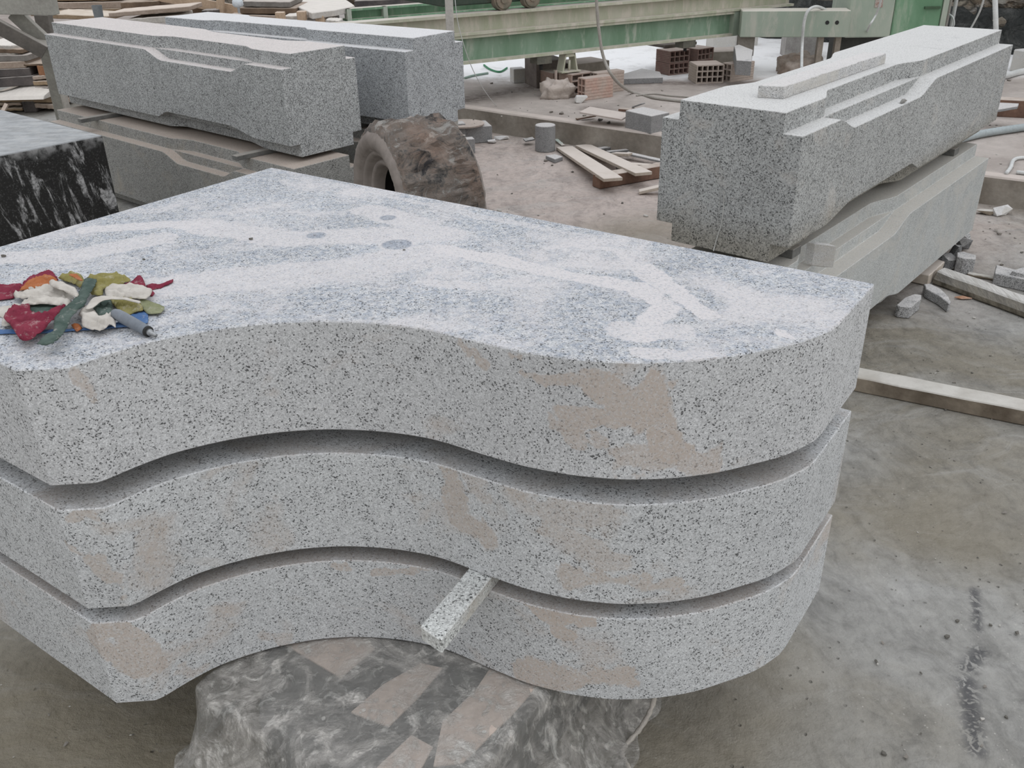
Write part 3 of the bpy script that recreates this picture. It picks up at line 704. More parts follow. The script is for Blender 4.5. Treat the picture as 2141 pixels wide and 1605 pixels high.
# ================================================================== TYRE
M_rub = plain('muddy_rubber', (.30, .265, .24), (.225, .195, .175), 3, .9, .35, 25)
m, nt, b, out = mat_new('caked_tread'); n = N(nt); P = n.coord()
w = n.noise(P, 7.5, 9, .72, .9); w3 = n.noise(n.vmath('ADD', P, (5, 3, 1)), 4, 5, .6)
c = n.ramp(w, [(.36, (.045, .045, .05)), (.43, (.18, .165, .15)), (.49, (.33, .275, .235)), (.55, (.27, .23, .20)), (.60, (.46, .44, .41)), (.66, (.52, .50, .47))])
c = n.mix(n.mapr(w3, .45, .6), c, n.mix(1, c, (1.05, .9, .82), 'MULTIPLY'))
n.link(c, b.inputs['Base Color']); b.inputs['Roughness'].default_value = .85
n.bump(b, n.math('ADD', w, n.noise(P, 30, 8, .7, .5)), 1.0, .035); M_tread = m
def tyre(center, nrm, R_, Wd, label):
    t = thing('loader_tyre', label, 'tyre', (center.x, center.y, 0))
    ax_ = Vector(nrm).normalized(); zz = Vector((0, 0, 1)); xx = zz.cross(ax_).normalized(); zz = ax_.cross(xx)
    NA = 200
    def ring(s_, r, jag=0, i0=0):
        out_ = []
        for k in range(NA):
            a = 2*math.pi*k/NA; rr = r
            if jag:
                rr += jag*(noise.noise(Vector((math.cos(a)*7, math.sin(a)*7, s_*12)))*1.2 + abs(noise.noise(Vector((math.cos(a)*16, math.sin(a)*16, s_*26))))*1.7 + noise.noise(Vector((math.cos(a)*40, math.sin(a)*40, s_*60)))*.8)
            out_.append(center + ax_*s_ + (xx*math.cos(a) + zz*math.sin(a))*rr)
        return out_
    h_ = Wd/2
    side = [(h_*.50, R_*.47), (h_*.66, R_*.475), (h_*.78, R_*.49), (h_*.82, R_*.52), (h_*.81, R_*.55), (h_*.72, R_*.56), (h_*.73, R_*.58), (h_*.86, R_*.60), (h_*.93, R_*.63), (h_*.95, R_*.66), (h_*.93, R_*.67), (h_*1.02, R_*.69), (h_*1.07, R_*.74), (h_*1.09, R_*.80), (h_*1.05, R_*.86), (h_*.97, R_*.90)]
    for sg in (1, -1):
        mb = MB().rings([ring(s_*sg, r, 0 if r < R_*.68 else .005, 0) for s_, r in side], caps=False)
        tag(part('sidewall', mb, M_rub, t, smooth=True), 'dusty sidewall')
    tr = [(.98, .90, 0), (.95, .945, .010), (.90, .975, .016), (.78, .992, .018), (.6, 1.0, .020), (.42, 1.0, .022), (.25, 1.0, .016), (.08, 1.0, .014), (-.1, 1.0, .016), (-.3, 1.0, .02), (-.5, 1.0, .022), (-.7, .995, .02), (-.85, .98, .018), (-.94, .95, .01), (-.98, .90, 0)]
    mb = MB().rings([ring(h_*a, R_*r - (.010 if j else 0), j) for a, r, j in tr], caps=False)
    part('tread', mb, M_tread, t, smooth=True)
    mb = MB().rings([ring(h_*.50, R_*.47), ring(h_*.45, R_*.60), ring(h_*.3, R_*.80), ring(0, R_*.86), ring(-h_*.3, R_*.80), ring(-h_*.45, R_*.60), ring(-h_*.50, R_*.47)], caps=False)
    part('inner_casing', mb, plain('inner_rubber', (.05, .048, .045)), t, smooth=True)
    return t
tc_ = atY(797, 452, 4.35); R_ = .395
ax_n = Vector((-.88, -.47, 0)).normalized()
ctr = Vector((tc_.x, tc_.y, R_)) - ax_n*.20
tyre(ctr, ax_n, R_, .40, 'big worn loader tyre caked in grey mud, standing behind the curved slab stack')

# ================================================================== BLACK BLOCK
m, nt, b, out = mat_new('black_granite'); n = N(nt); P = n.coord()
fl = n.ramp(n.sep(n.voro(P, 190))[0], [(0, .007), (.75, .012), (.9, .03), (1, .05)])
D = n.vmath('ADD', P, n.vmath('SCALE', n.vmath('SUBTRACT', n.noise(P, 8, 4, out='Color'), (.5, .5, .5)), scale=.09))
sl = nt.nodes.new('ShaderNodeMapping'); sl.inputs['Rotation'].default_value = (0, .30, 0); n.link(P, sl.inputs[0])
drip = n.noise(n.scale(sl.outputs[0], (9, 9, 1.3)), 1.6, 6, .68, .5)
dr = n.math('MULTIPLY', n.mapr(drip, .56, .63), n.mapr(n.noise(P, 70, 4, .7), .35, .58, .15, 1))
edge_ = n.mapr(n.sep(P)[2], .50, .56)
dr = n.anymax([dr, n.math('MULTIPLY', edge_, n.mapr(n.noise(P, 20, 4), .42, .6, .0, .8))])
side = n.mapr(n.up(), .5, .9, 1, 0)
topk = n.math('MULTIPLY', n.mapr(n.up(), .5, .9), n.mapr(n.noise(n.scale(P, (1, 2.5, 1)), 7, 6, .65, .6), .25, .65, .45, 1))
c = n.mix(n.math('MULTIPLY', n.math('MULTIPLY', dr, side), .8), fl, (.42, .42, .42))
c = n.mix(topk, c, (.36, .375, .385))
n.link(c, b.inputs['Base Color']); n.link(n.mapr(dr, 0, 1, .35, .8), b.inputs['Roughness']); M_black = m
bz1 = .75
q0 = at(214, 283, bz1); q1 = at(0, 325, bz1); q2 = at(20.5, 244.7, bz1)
e1 = (q1-q0).normalized(); e2 = (q2-q0); e2 = (e2 - e1*e2.dot(e1)).normalized()
mb = MB().obox(Vector((q0.x, q0.y, .19)), e1*1.3, e2*1.15, (0, 0, bz1-.19))
tag(obj('black_granite_block', mb, M_black, bevel=.004), 'black stone block with white dried slurry runs at the left edge', 'stone block')
for i, lab in ((.25, 'timber bearer under the black block, nearer its right corner'), (1.0, 'timber bearer under the black block, toward the left')):
    a = Vector((q0.x, q0.y, 0)) + e1*i + e2*.12
    timber(a, a + e2*.9, .12, .19, M_wood2, lab, name='bearer')

# ================================================================== PLANKS, CYLINDER, SMALL BLOCKS behind
M_gblk = granite('small_block', size=200, light=.27, mid=.20, dark=.10, seed=70, topdust=1.0, dustcol=(.50, .445, .405))
cb = at(1140, 314, 0); mb = MB(); r_ = .078
rg = [[Vector((cb.x + r_*math.cos(a), cb.y + r_*math.sin(a), z)) for a in [2*math.pi*i/36 for i in range(36)]] for z in (0, .195)]
tag(obj('stone_cylinder', MB().rings(rg), M_gblk, bevel=.004), 'grey stone cylinder standing on the floor before the concrete kerb', 'stone cylinder')
def blk(p, w, dpt, h, rz, z, label, mat=None, name='granite_block', cat='stone block'):
    return tag(obj(name, MB().box((p.x, p.y, z+h/2), (w, dpt, h), rz), mat or M_gblk, bevel=.004), label, cat)
p = at(997, 302, 0); blk(p + Vector((-.02, .15, 0)), .24, .22, .13, .25, 0, 'low grey stone block against the kerb behind the tyre')
p = at(965, 300, 0); blk(p + Vector((-.02, -.02, 0)), .10, .10, .17, .25, 0, 'narrow pale block beside the low stone block, half behind the tyre')
p = at(983, 312, 0); blk(p + Vector((-.01, -.10, 0)), .09, .08, .11, .25, 0, 'small pale cube beside the tyre tread')
# dusty disc on the block
pc = at(970, 258, .15)
rg = [[Vector((pc.x + r2*math.cos(a)*1.1, pc.y + r2*math.sin(a), z)) for a in [2*math.pi*i/30 for i in range(30)]] for z, r2 in ((.131, .10), (.14, .145), (.152, .15), (.158, .13))]
tag(obj('stone_disc', MB().rings(rg), plain('dusty_disc', (.50, .43, .385), (.42, .36, .32))), 'dust-covered round stone disc lying on the low block behind the tyre', 'stone disc')
def lump(px, py, z, size, seed, rz, label, mat, name='mortar_lump', cat='mortar'):
    p = at(px, py, z); ca_, sa_ = math.cos(rz), math.sin(rz); rg = []
    for j in range(13):
        a_ = (j/12)*math.pi/2*.98; r_ = []
        for i in range(40):
            t_ = 2*math.pi*i/40; v = Vector((math.cos(t_)*math.cos(a_), math.sin(t_)*math.cos(a_), math.sin(a_)))
            k = .86 + .30*noise.noise(v*2.2 + Vector((seed, 0, 0))) + .12*noise.noise(v*6 + Vector((0, seed, 0)))
            v = Vector((math.copysign(abs(v.x)**.75, v.x), math.copysign(abs(v.y)**.75, v.y), min(v.z, .86)**.8))*k
            x = v.x*size[0]/2; y = v.y*size[1]/2; r_.append(Vector((p.x + x*ca_ - y*sa_, p.y + x*sa_ + y*ca_, z + v.z*size[2])))
        rg.append(r_)
    return tag(obj(name, MB().rings(rg), mat, smooth=True), label, cat)
def plank_px(a, b_, w, h, z, mat, label, name='plank', cat='plank'):
    a = at(*a, z); b_ = at(*b_, z); return timber(a, b_, w, h, mat, label, name=name, cat=cat, wob=.003)
# brown timber beam carrying the planks
ta = at(1255, 396, 0); tb = at(1385, 372, 0); dd_ = (tb-ta).normalized(); px_ = Vector((-dd_.y, dd_.x, 0))
timber(ta + px_*.05, ta + px_*.05 + dd_*.75, .09, .085, M_wood2, 'reddish-brown timber carrying the ends of the two pale planks', name='timber', cat='timber')
def tilt_plank(a, b_, za, zb_, w, t_, mat, label, name='plank', cat='plank'):
    A_ = at(*a, za); B_ = at(*b_, zb_); A_ = Vector(A_); B_ = Vector(B_)
    d_ = B_-A_; x = Vector((d_.y, -d_.x, 0)).normalized(); rg = []
    for i in range(9):
        p_ = A_.lerp(B_, i/8); k = noise.noise(Vector((i*.9, a[0], 0)))*.003
        rg.append([p_ - x*(w/2+k), p_ + x*(w/2+k), p_ + x*(w/2+k) - Vector((0, 0, t_)), p_ - x*(w/2+k) - Vector((0, 0, t_))])
    return tag(obj(name, MB().rings(rg), mat, bevel=.002), label, cat)
tilt_plank((1180, 306), (1282, 372), .024, .108, .13, .022, M_board, 'pale cut plank leaning on the brown timber, the nearer one')
tilt_plank((1218, 302), (1346, 360), .022, .110, .12, .022, M_board, 'pale cut plank leaning on the brown timber, the farther one by the beam')
offcut([(1141, 325), (1160, 322), (1177, 327), (1160, 333)], 0, .03, 'small dusty tile piece on the floor below the stone cylinder', M_gblk)
tilt_plank((1336, 398), (1400, 383), .02, .07, .06, .02, M_board, 'short pale plank end against the near face of the right beam')
tilt_plank((1270, 318), (1318, 320), .03, .06, .05, .02, M_board, 'thin pale board slanting in the offcut heap under the kerb')
tilt_plank((1300, 340), (1400, 346), .03, .035, .05, .015, M_board, 'flat thin board in the offcut heap beside the right beam')
tilt_plank((1310, 318), (1400, 338), .05, .04, .05, .015, M_gblk, 'grey thin slat in the offcut heap beside the right beam')
tilt_plank((1240, 311), (1275, 306), .03, .03, .05, .02, M_rockd, 'small dark slat under the kerb')
tilt_plank((1270, 316), (1312, 312), .05, .04, .04, .02, M_rockd, 'dark slat lying against the kerb')
tilt_plank((1290, 352), (1330, 350), .03, .03, .09, .012, M_rockd, 'dark broken slat under the farther pale plank')
tilt_plank((1096, 292), (1116, 288), .04, .05, .08, .01, M_rockd, 'curved dark shard behind the stone cylinder')
tilt_plank((1163, 290), (1178, 303), .03, .01, .03, .006, plain('torn_strip', (.42, .52, .47), (.55, .5, .46)), 'torn greenish strip beside the stone cylinder', 'strip', 'strip')
stone(1048, 291, 0, (.12, .07, .03), 41, .3, 'flat pale pebble in front of the kerb', M_chip)
stone(1028, 299, 0, (.07, .05, .03), 42, .3, 'small round pebble beside the low stone block', M_chip)
# on the raised slab
offcut([(1308, 231), (1345, 223), (1400, 235), (1362, 243)], PZ, .13, 'squared grey stone block with dusty top on the raised slab', M_gblk, name='granite_block', cat='stone block', amp=.001)
tilt_plank((1222, 228), (1310, 243), PZ+.10, PZ+.07, .22, .012, plain('curved_sheet', (.50, .44, .40), (.42, .36, .33), 4, dustup=(.54, .48, .44)), 'thin dusty warped sheet lying on rubble beside the squared stone block', 'sheet', 'sheet')
tilt_plank((1205, 247), (1245, 240), PZ+.02, PZ+.03, .03, .012, M_wood2, 'thin stick on the raised slab before the warped sheet', 'stick', 'stick')
tilt_plank((1295, 226), (1320, 228), PZ+.04, PZ+.04, .05, .02, M_wood2, 'small dark wooden wedge behind the squared stone block', 'wedge', 'wedge')
tilt_plank((1325, 222), (1345, 215), PZ+.03, PZ+.07, .05, .01, M_gblk, 'thin upright shard behind the squared stone block', 'stone_shard', 'stone')
offcut([(1268, 160), (1300, 155), (1342, 143), (1380, 150), (1386, 162), (1270, 166)], PZ, .05, 'flat grey paving slab lying under the green rail', M_gblk, name='paving_slab', cat='slab', amp=.002)

# ================================================================== HOLLOW BRICKS
def hollow(p, w, dpt, h, rz, z, holes, label, c0=(.40, .25, .20), c1=(.44, .36, .31), grp='hollow bricks under the rail supports'):
    mt = MATS.get((c0, c1)) or plain('hollow_clay', c0, c1, 5, .9, .5, 30, dustup=(.46, .39, .35)); MATS[(c0, c1)] = mt
    p = Vector((p.x, p.y, 0)); ca_, sa_ = math.cos(rz), math.sin(rz); X_ = Vector((ca_, sa_, 0)); Y_ = Vector((-sa_, ca_, 0))
    nx, nz = holes; tw = .010
    cw = (w - tw*(nx+1))/nx; chh = (h - tw*(nz+1))/nz
    mb = MB(); xs = []; 
    for i in range(nx+1):
        x0 = -w/2 + i*(cw+tw); mb.obox(p + X_*x0 - Y_*dpt/2 + Vector((0, 0, z)), X_*tw, Y_*dpt, (0, 0, h))
    for j in range(nz+1):
        z0 = z + j*(chh+tw)
        for i in range(nx):
            x0 = -w/2 + i*(cw+tw) + tw; mb.obox(p + X_*x0 - Y_*dpt/2 + Vector((0, 0, z0)), X_*cw, Y_*dpt, (0, 0, tw))
    # scored sides
    for sg in (-1, 1):
        for k in range(7):
            zz_ = z + h*(k+.5)/7; o_ = p + X_*(sg*w/2) - Y_*dpt/2 + Vector((0, 0, zz_-h*.045)); mb.obox(o_, X_*(sg*.003), Y_*dpt, (0, 0, h*.09))
    o = obj('hollow_brick', mb, mt, weld=False)
    return tag(o, label, 'hollow brick', grp)
MATS = {}
hb = at(1214, 214, PZ)
# pier 1 (below the visible foot): lengthwise bricks
hollow(at(1200, 196, PZ) + Vector((.02, .05, 0)), .25, .18, .18, .62, PZ, (2, 3), 'reddish hollow brick half behind the broken mortar lump, below the rail foot', (.38, .27, .22), (.40, .34, .30))
d1 = at(1213, 213, PZ); d2 = at(1270, 205, PZ)
hx = (d2-d1).normalized(); 
hollow(Vector(((d1.x+d2.x)/2, (d1.y+d2.y)/2, 0)) + Vector((.02, .10, 0)), .11, .30, .18, math.atan2(hx.y, hx.x)-math.pi/2, PZ, (2, 3), 'dusty pink-sided hollow brick, front one of the pier under the rail foot', (.50, .33, .27), (.48, .42, .37))
hollow(at(1275, 196, PZ) + Vector((-.02, .10, 0)), .11, .30, .18, math.atan2(hx.y, hx.x)-math.pi/2, PZ, (2, 3), 'hollow brick just behind the front brick of the pier, at its right', (.42, .34, .29), (.44, .38, .34))
blk(at(1225, 178, PZ) + Vector((-.02, .22, 0)), .42, .30, .19, .55, PZ, 'mortar bed block under the pyramid-shaped rail foot', M_kerb, name='mortar_block', cat='mortar')
lump(1166, 203, PZ, (.36, .26, .17), 5.1, .2, 'broken lump of mortar in front of the brick pier', plain('mortar', (.47, .41, .365), (.36, .31, .27), 6, .95, 1, 25, dustup=(.50, .44, .40)))
stone(1212, 214, PZ, (.12, .08, .06), 52, .5, 'pale stone fragment between mortar lump and hollow brick', M_chip)
mb = MB().tube([at(1162, 182, PZ+.10), at(1162, 150, PZ+.10) + Vector((0, 0, 0))], .012); 
a_ = atY(1162, 181, 8.35); mb = MB().tube([Vector((a_.x, a_.y, PZ)), Vector((a_.x, a_.y, atY(1162, 147, 8.35).z))], .013)
tag(obj('steel_rod', mb, plain('rusty_rod', (.34, .27, .23)), smooth=True), 'short upright steel rod in the mortar before the rail foot', 'rod')
# left pier
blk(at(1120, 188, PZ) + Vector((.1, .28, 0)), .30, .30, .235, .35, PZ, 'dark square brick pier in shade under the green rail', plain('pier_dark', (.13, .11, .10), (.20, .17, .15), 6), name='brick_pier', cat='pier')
blk(at(1083, 176, PZ) + Vector((.0, .12, 0)), .12, .12, .13, .3, PZ, 'pale square stone left of the dark brick pier', M_chip)
blk(at(1150, 185, PZ) + Vector((.05, .0, 0)), .20, .25, .16, .5, PZ, 'reddish brick behind the steel rod', plain('pier_red', (.33, .23, .19), (.24, .18, .15), 6, dustup=(.44, .38, .34)), name='clay_brick', cat='brick')
# pier 2 of stacked hollow bricks
for (px_1, py_1, lv, kk) in ((1393, 154, 0, 0), (1393, 154, 1, 0), (1452, 152, 0, 1), (1452, 152, 1, 1)):
    a_ = at(1398 if kk == 0 else 1450, 157 if kk == 0 else 152, PZ) + Vector((.05, .12, 0))
    hollow(a_, .24 if kk == 0 else .22, .22, .112, (.62 if kk else .50), PZ+lv*.114, (4, 2), ('left' if kk == 0 else 'right') + (' lower' if lv == 0 else ' upper') + ' hollow brick of the reddish four-brick pier under the rail', (.225, .135, .115), (.26, .195, .17))
blk(at(1350, 157, PZ) + Vector((.30, .38, 0)), .42, .30, .03, .55, PZ+.228, 'dark mortar pad on top of the four-brick pier', plain('pad_dark', (.10, .085, .075), (.16, .14, .12)), name='mortar_pad', cat='mortar')
# pier 3
a_ = at(1480, 174, PZ); hollow(a_ + Vector((.0, .12, 0)), .26, .26, .165, .10, PZ, (5, 3), 'grey-faced hollow brick at the front left of the post pier', (.42, .36, .31), (.36, .31, .27))
a_ = at(1546, 171, PZ); hollow(a_ + Vector((.0, .10, 0)), .12, .30, .165, -1.0, PZ, (2, 3), 'ribbed hollow brick at the front right of the post pier', (.45, .38, .33), (.40, .34, .30))
blk(at(1520, 150, PZ) + Vector((0, .25, 0)), .48, .3, .18, .15, PZ, 'mortar bed behind the ribbed hollow brick', M_kerb, name='mortar_block', cat='mortar')
offcut([(1545, 93), (1574, 104), (1572, 128), (1540, 126), (1535, 96)], PZ+.18, .12, 'leaning grey stone wedge beside the steel post', M_gblk, amp=.004)
blk(at(1680, 122, PZ) + Vector((0, .2, 0)), .35, .28, .26, -.1, PZ, 'squared concrete block beyond the post, near the hose', plain('conc_grey', (.42, .40, .38), (.30, .28, .265), 8, dustup=(.5, .47, .44)), name='concrete_block', cat='block')
lump(1672, 150, PZ, (.55, .40, .20), 6.1, .2, 'brown-stained mortar mound at the foot of the upright hose', plain('mound', (.30, .235, .19), (.42, .37, .33), 6, .95, 1, 20))
for (x, y, lab) in ((1506, 88, 'pale block far back between rail end and post'), (1553, 82, 'pale block far back right of the post')):
    blk(at(x, y+12, PZ), .28, .2, .17, .2, PZ, lab, M_chip, name='pale_block')

# ================================================================== GREEN STEEL RAILS
def green(name, g, gd, dust, k=.5):
    m, nt, b, out = mat_new(name); n = N(nt); P = n.coord()
    w = n.noise(n.scale(P, (1, 1, .35)), 4, 6, .65, .5)
    c = n.mix(n.mapr(w, .35, .6), g, gd)
    c = n.mix(n.math('MULTIPLY', n.mapr(n.noise(n.scale(P, (2, 2, .5)), 5, 7, .7, .4), .62-k*.3, .74-k*.25), .85), c, dust)
    c = n.mix(n.mapr(n.up(), .3, .8, 0, .9), c, (.56, .52, .46))
    n.link(c, b.inputs['Base Color']); b.inputs['Roughness'].default_value = .55; return m
M_green = green('green_paint', (.135, .235, .15), (.22, .32, .235), (.40, .44, .37), .30)
M_cream = green('dusty_green_paint', (.46, .455, .37), (.37, .39, .28), (.56, .52, .45), .5)
M_greenL = green('pale_green_paint', (.36, .40, .335), (.29, .35, .285), (.45, .45, .39), .35)
M_greenD = green('machine_green', (.11, .23, .13), (.17, .30, .19), (.30, .37, .28), .3)
ra = at(975, 135, .52); rb = at(1535, 75, .52); rd = (rb-ra).normalized(); rn = Vector((rd.y, -rd.x, 0))  # rn faces the camera
def ibeam(mb, a, b_, z0, h, fl, tf=.022, tw=.012, part_='all'):
    d_ = (b_-a); L_ = d_.length; d_ = d_.normalized(); x = Vector((d_.y, -d_.x, 0)); a = Vector((a.x, a.y, z0))
    if part_ != 'web': mb.obox(a - x*fl/2, d_*L_, x*fl, (0, 0, tf)); mb.obox(a - x*fl/2 + Vector((0, 0, h-tf)), d_*L_, x*fl, (0, 0, tf))
    if part_ != 'flange': mb.obox(a - x*tw/2 + Vector((0, 0, tf)), d_*L_, x*tw, (0, 0, h-2*tf))
RW = .13
rA = ra - rn*RW/2 - rd*1.55; rB = rb - rn*RW/2
rail = thing('rail_girder', 'green steel double girder on feet crossing behind the beams', 'girder', (ra.x, ra.y, .5), None)
mb = MB(); ibeam(mb, rA + rd*.3, rB, .52, .223, RW, part_='web'); lb_ = part('lower_beam', mb, M_green, rail)
mb = MB(); ibeam(mb, rA + rd*.3, rB, .52, .223, RW, part_='flange'); tag(part('flange', mb, M_cream, lb_), 'dust-whitened flanges')
mb = MB(); ibeam(mb, rA + rd*.35, rB + rd*.75, .745, .165, RW*1.15); tag(part('upper_beam', mb, M_cream, rail), 'dust-whitened upper I-beam')
mb = MB(); e_ = Vector((rB.x, rB.y, .52)); mb.obox(e_ - rn*RW/2 - rd*.02, rd*.16, rn*RW, (0, 0, .225)); tag(part('end_plate', mb, M_greenL, rail), 'pale end box')
tag(rail, 'green steel double girder on brick piers, its upper beam whitened with dust')
M_bolt = plain('bolt_dark', (.03, .03, .03))
def foot_pyr(c_, zb_, zt_, w0, w1, label):
    t = thing('support_stand', label, 'support foot', (c_.x, c_.y, zb_))
    mb = MB(); h_ = zt_-zb_
    for sg in (-1, 1):
        vs = [c_ + rd*sg*w0/2, c_ + rd*sg*(w0/2-.015), c_ + rd*sg*(w1/2-.012), c_ + rd*sg*w1/2]
        lo_ = [Vector((v.x, v.y, z)) - rn*.05 for v, z in zip(vs, (zb_, zb_, zt_, zt_))]; hi_ = [v + rn*.10 for v in lo_]
        mb.add(lo_+hi_, [(0, 1, 2, 3), (7, 6, 5, 4), (0, 4, 5, 1), (1, 5, 6, 2), (2, 6, 7, 3), (3, 7, 4, 0)])
    mb.obox(Vector((c_.x, c_.y, zt_-.03)) - rd*w1/2 - rn*.05, rd*w1, rn*.10, (0, 0, .03))
    mb.obox(Vector((c_.x, c_.y, zb_)) - rd*w0*.6 - rn*.07, rd*w0*1.2, rn*.14, (0, 0, .012))
    part('bracket', mb, M_cream, t)
    part('bolt', MB().tube([Vector((c_.x, c_.y, zb_+.012)) + rn*.03, Vector((c_.x, c_.y, zb_+.10)) + rn*.03], .012), M_cream, t, smooth=True)
    return t
fc = at(1215, 156, .36); fq = ra + rd*((Vector((fc.x, fc.y, 0)) - Vector((ra.x, ra.y, 0))).dot(rd)) - rn*RW/2
foot_pyr(Vector((fq.x, fq.y, 0)), .36, .52, .17, .10, 'pyramid-shaped steel foot with bolt under the girder, on the front brick pier')
def jack(px, py, lab, zb_):
    c_ = at(px, py, .46); c_ = ra + rd*((Vector((c_.x, c_.y, 0)) - Vector((ra.x, ra.y, 0))).dot(rd)) - rn*RW/2
    t = thing('screw_jack', lab, 'support foot', (c_.x, c_.y, zb_))
    part('pad', MB().obox(Vector((c_.x, c_.y, .455)) - rd*.075 - rn*.06, rd*.15, rn*.12, (0, 0, .065)), plain('jack_dark', (.10, .10, .085), (.16, .15, .12)), t)
    part('screw', MB().tube([Vector((c_.x, c_.y, zb_)), Vector((c_.x, c_.y, .455))], .016), M_bolt, t, smooth=True)
jack(1120, 128, 'dark screw jack under the girder on the shaded left pier', .40)
jack(1425, 96, 'squat dark pad under the girder on the four-brick pier', .42)
# cross box girder to the machine column
cbx = at(1540, 78, .53); cby = at(1765, 78, .53); cbd = (cby-cbx).normalized(); cbn = Vector((cbd.y, -cbd.x, 0))
cg = thing('box_girder', 'pale green box girder with two round holes, joining rail and machine column', 'girder', (cbx.x, cbx.y, .5))
o_ = Vector((cbx.x, cbx.y, .53)) - cbn*.24 + cbd*.03
part('box', MB().obox(o_, cbd*((cby-cbx).length), cbn*.24, (0, 0, .235)), M_greenL, cg, bevel=.006)
for xx_ in (1733, 1753):
    q = atY(xx_, 50, 9.0); dq = (Vector((q.x, q.y, 0)) - Vector((cbx.x, cbx.y, 0))).dot(cbd); hc = Vector((cbx.x, cbx.y, .66)) + cbd*dq
    rg = [[hc + cbn*s_ + cbd*(.018*math.cos(a)) + Vector((0, 0, .018*math.sin(a))) for a in [2*math.pi*i/16 for i in range(16)]] for s_ in (-.01, .003)]
    part('hole', MB().rings(rg), M_bolt, cg)
pc_ = at(1522, 120, .36); 
o1 = Vector((cbx.x, cbx.y, 0)) + cbd*.02 - cbn*.16
tag(obj('steel_post', MB().obox(Vector((o1.x, o1.y, .352)), cbd*.16, cbn*.10, (0, 0, .178)), plain('post_grey', (.25, .23, .20), (.20, .185, .16), 5), bevel=.004), 'short grey steel post under the joint of rail and box girder', 'post')
fq2 = Vector((cbx.x, cbx.y, 0)) + cbd*((cby-cbx).length*.88) - cbn*.12
t = thing('support_stand', 'forked dusty foot under the right end of the box girder', 'support foot', (fq2.x, fq2.y, PZ))
for s_ in (-.10, .06): part('leg', MB().obox(Vector((fq2.x, fq2.y, PZ)) + cbd*s_ - cbn*.05, cbd*.05, cbn*.1, (0, 0, .53-PZ)), plain('foot_brown', (.22, .19, .155), (.32, .28, .24)), t)
# rear rail
r2 = atY(722, 44, 10.5); r2 = Vector((r2.x, r2.y, 0))
z2a = atY(722, 44, 10.5).z; z2b = atY(722, 18, 10.5).z
t = thing('rear_girder', 'farther green steel girder with stiffener plates, behind the rear left beam', 'girder', (r2.x, r2.y, z2a))
mb = MB(); ibeam(mb, r2, r2 + rd*4.4, z2a, z2b-z2a, .14); part('beam', mb, M_greenD, t)
for s_ in (.0, .42): part('stiffener', MB().obox(Vector((r2.x, r2.y, z2a)) + rd*s_ - rn*.0, rd*.05, rn*.075, (0, 0, z2b-z2a)), M_greenL, t)
for s_ in (.5, 3.5):
    q = r2 + rd*s_; tag(obj('girder_stand', MB().box((q.x, q.y, (PZ+z2a)/2), (.2, .2, z2a-PZ), .5), plain('stand', (.16, .15, .13))), ('near' if s_ < 1 else 'far') + ' dark stand under the farther green girder', 'support foot')
# carriage on top of the rails
zc = .91
cw_ = atY(1130, 6, (ra + rd*1.0).y)
car = thing('saw_carriage', 'dark green wheeled carriage riding on the near rail at the top edge', 'carriage', (fq.x, fq.y, zc))
fa = fq - rd*1.2 - rn*.0
part('chassis', MB().obox(Vector((fa.x, fa.y, zc+.055)) - rn*.9, rd*2.0, rn*.88, (0, 0, .55)), plain('chassis_dark', (.035, .06, .045), (.06, .07, .055)), car, bevel=.01)
for wx in (1130, 1040):
    g = atY(wx, 8, 8.0); dist = (at(wx, 20, zc) - Vector((ra.x, ra.y, zc))).dot(rd); c_ = Vector((ra.x, ra.y, 0)) + rd*dist - rn*RW/2 + Vector((0, 0, zc + .085))
    rg = []
    for s_, r2_ in ((-.03, .085), (.02, .085), (.02, .10), (.035, .10), (.036, .07), (.05, .07), (.051, .03), (.06, .03)):
        rg.append([c_ + rn*s_ + (rd*math.cos(a) + Vector((0, 0, math.sin(a))))*(r2_ if r2_ != .10 else .085) for a in [2*math.pi*i/28 for i in range(28)]])
    w_ = part('wheel', MB().rings(rg), plain('wheel_steel', (.28, .23, .18), (.12, .13, .10), 8, metal=.3), car)
# machine column
cq = at(1772, 88, .40); c0_ = at(1772, 88, PZ)
M_plate = plain('plate_white', (.45, .44, .40), (.30, .18, .15), 50)
mc = thing('machine_column', 'tall green machine column with access door at the back right', 'machine', (c0_.x, c0_.y, PZ))
cq = atY(1765, 88, 9.25); fx0 = Vector((cq.x, cq.y, 0)); fx1 = atY(1858, 92, 9.25); fx1 = Vector((fx1.x, fx1.y, 0)); fdd = (fx1-fx0).normalized(); fnn = Vector((fdd.y, -fdd.x, 0))
wL = (fx1-fx0).length
part('pale_bay', MB().obox(fx0 - fnn*.5 + Vector((0, 0, .50)), fdd*wL, fnn*.5, (0, 0, 1.6)), M_greenL, mc, bevel=.01)
part('door_bay', MB().obox(fx0 + fdd*(wL+.004) - fnn*.55 + Vector((0, 0, .47)), fdd*.45, fnn*.55, (0, 0, 1.7)), M_greenD, mc, bevel=.01)
part('door_strip', MB().obox(fx0 + fdd*(wL+.455) - fnn*.02 + Vector((0, 0, .47)), fdd*.05, fnn*.03, (0, 0, 1.7)), M_greenL, mc)
part('base', MB().obox(fx0 + fdd*.02 - fnn*.5 + Vector((0, 0, PZ)), fdd*(wL+.5), fnn*.35, (0, 0, .33)), plain('base_dark', (.06, .06, .055)), mc)
hq = atY(1810, 10, 9.2)
part('notice_plate', MB().obox(fx0 + fdd*(wL*.55) + fnn*.001 + Vector((0, 0, hq.z-.03)), fdd*.075, fnn*.004, (0, 0, .16)), M_plate, mc)
part('door_handle', MB().obox(fx0 + fdd*(wL+.28) + fnn*.001 + Vector((0, 0, atY(1900, 20, 9.2).z)), fdd*.15, fnn*.02, (0, 0, .02)), plain('handle_dark', (.07, .12, .07)), mc)
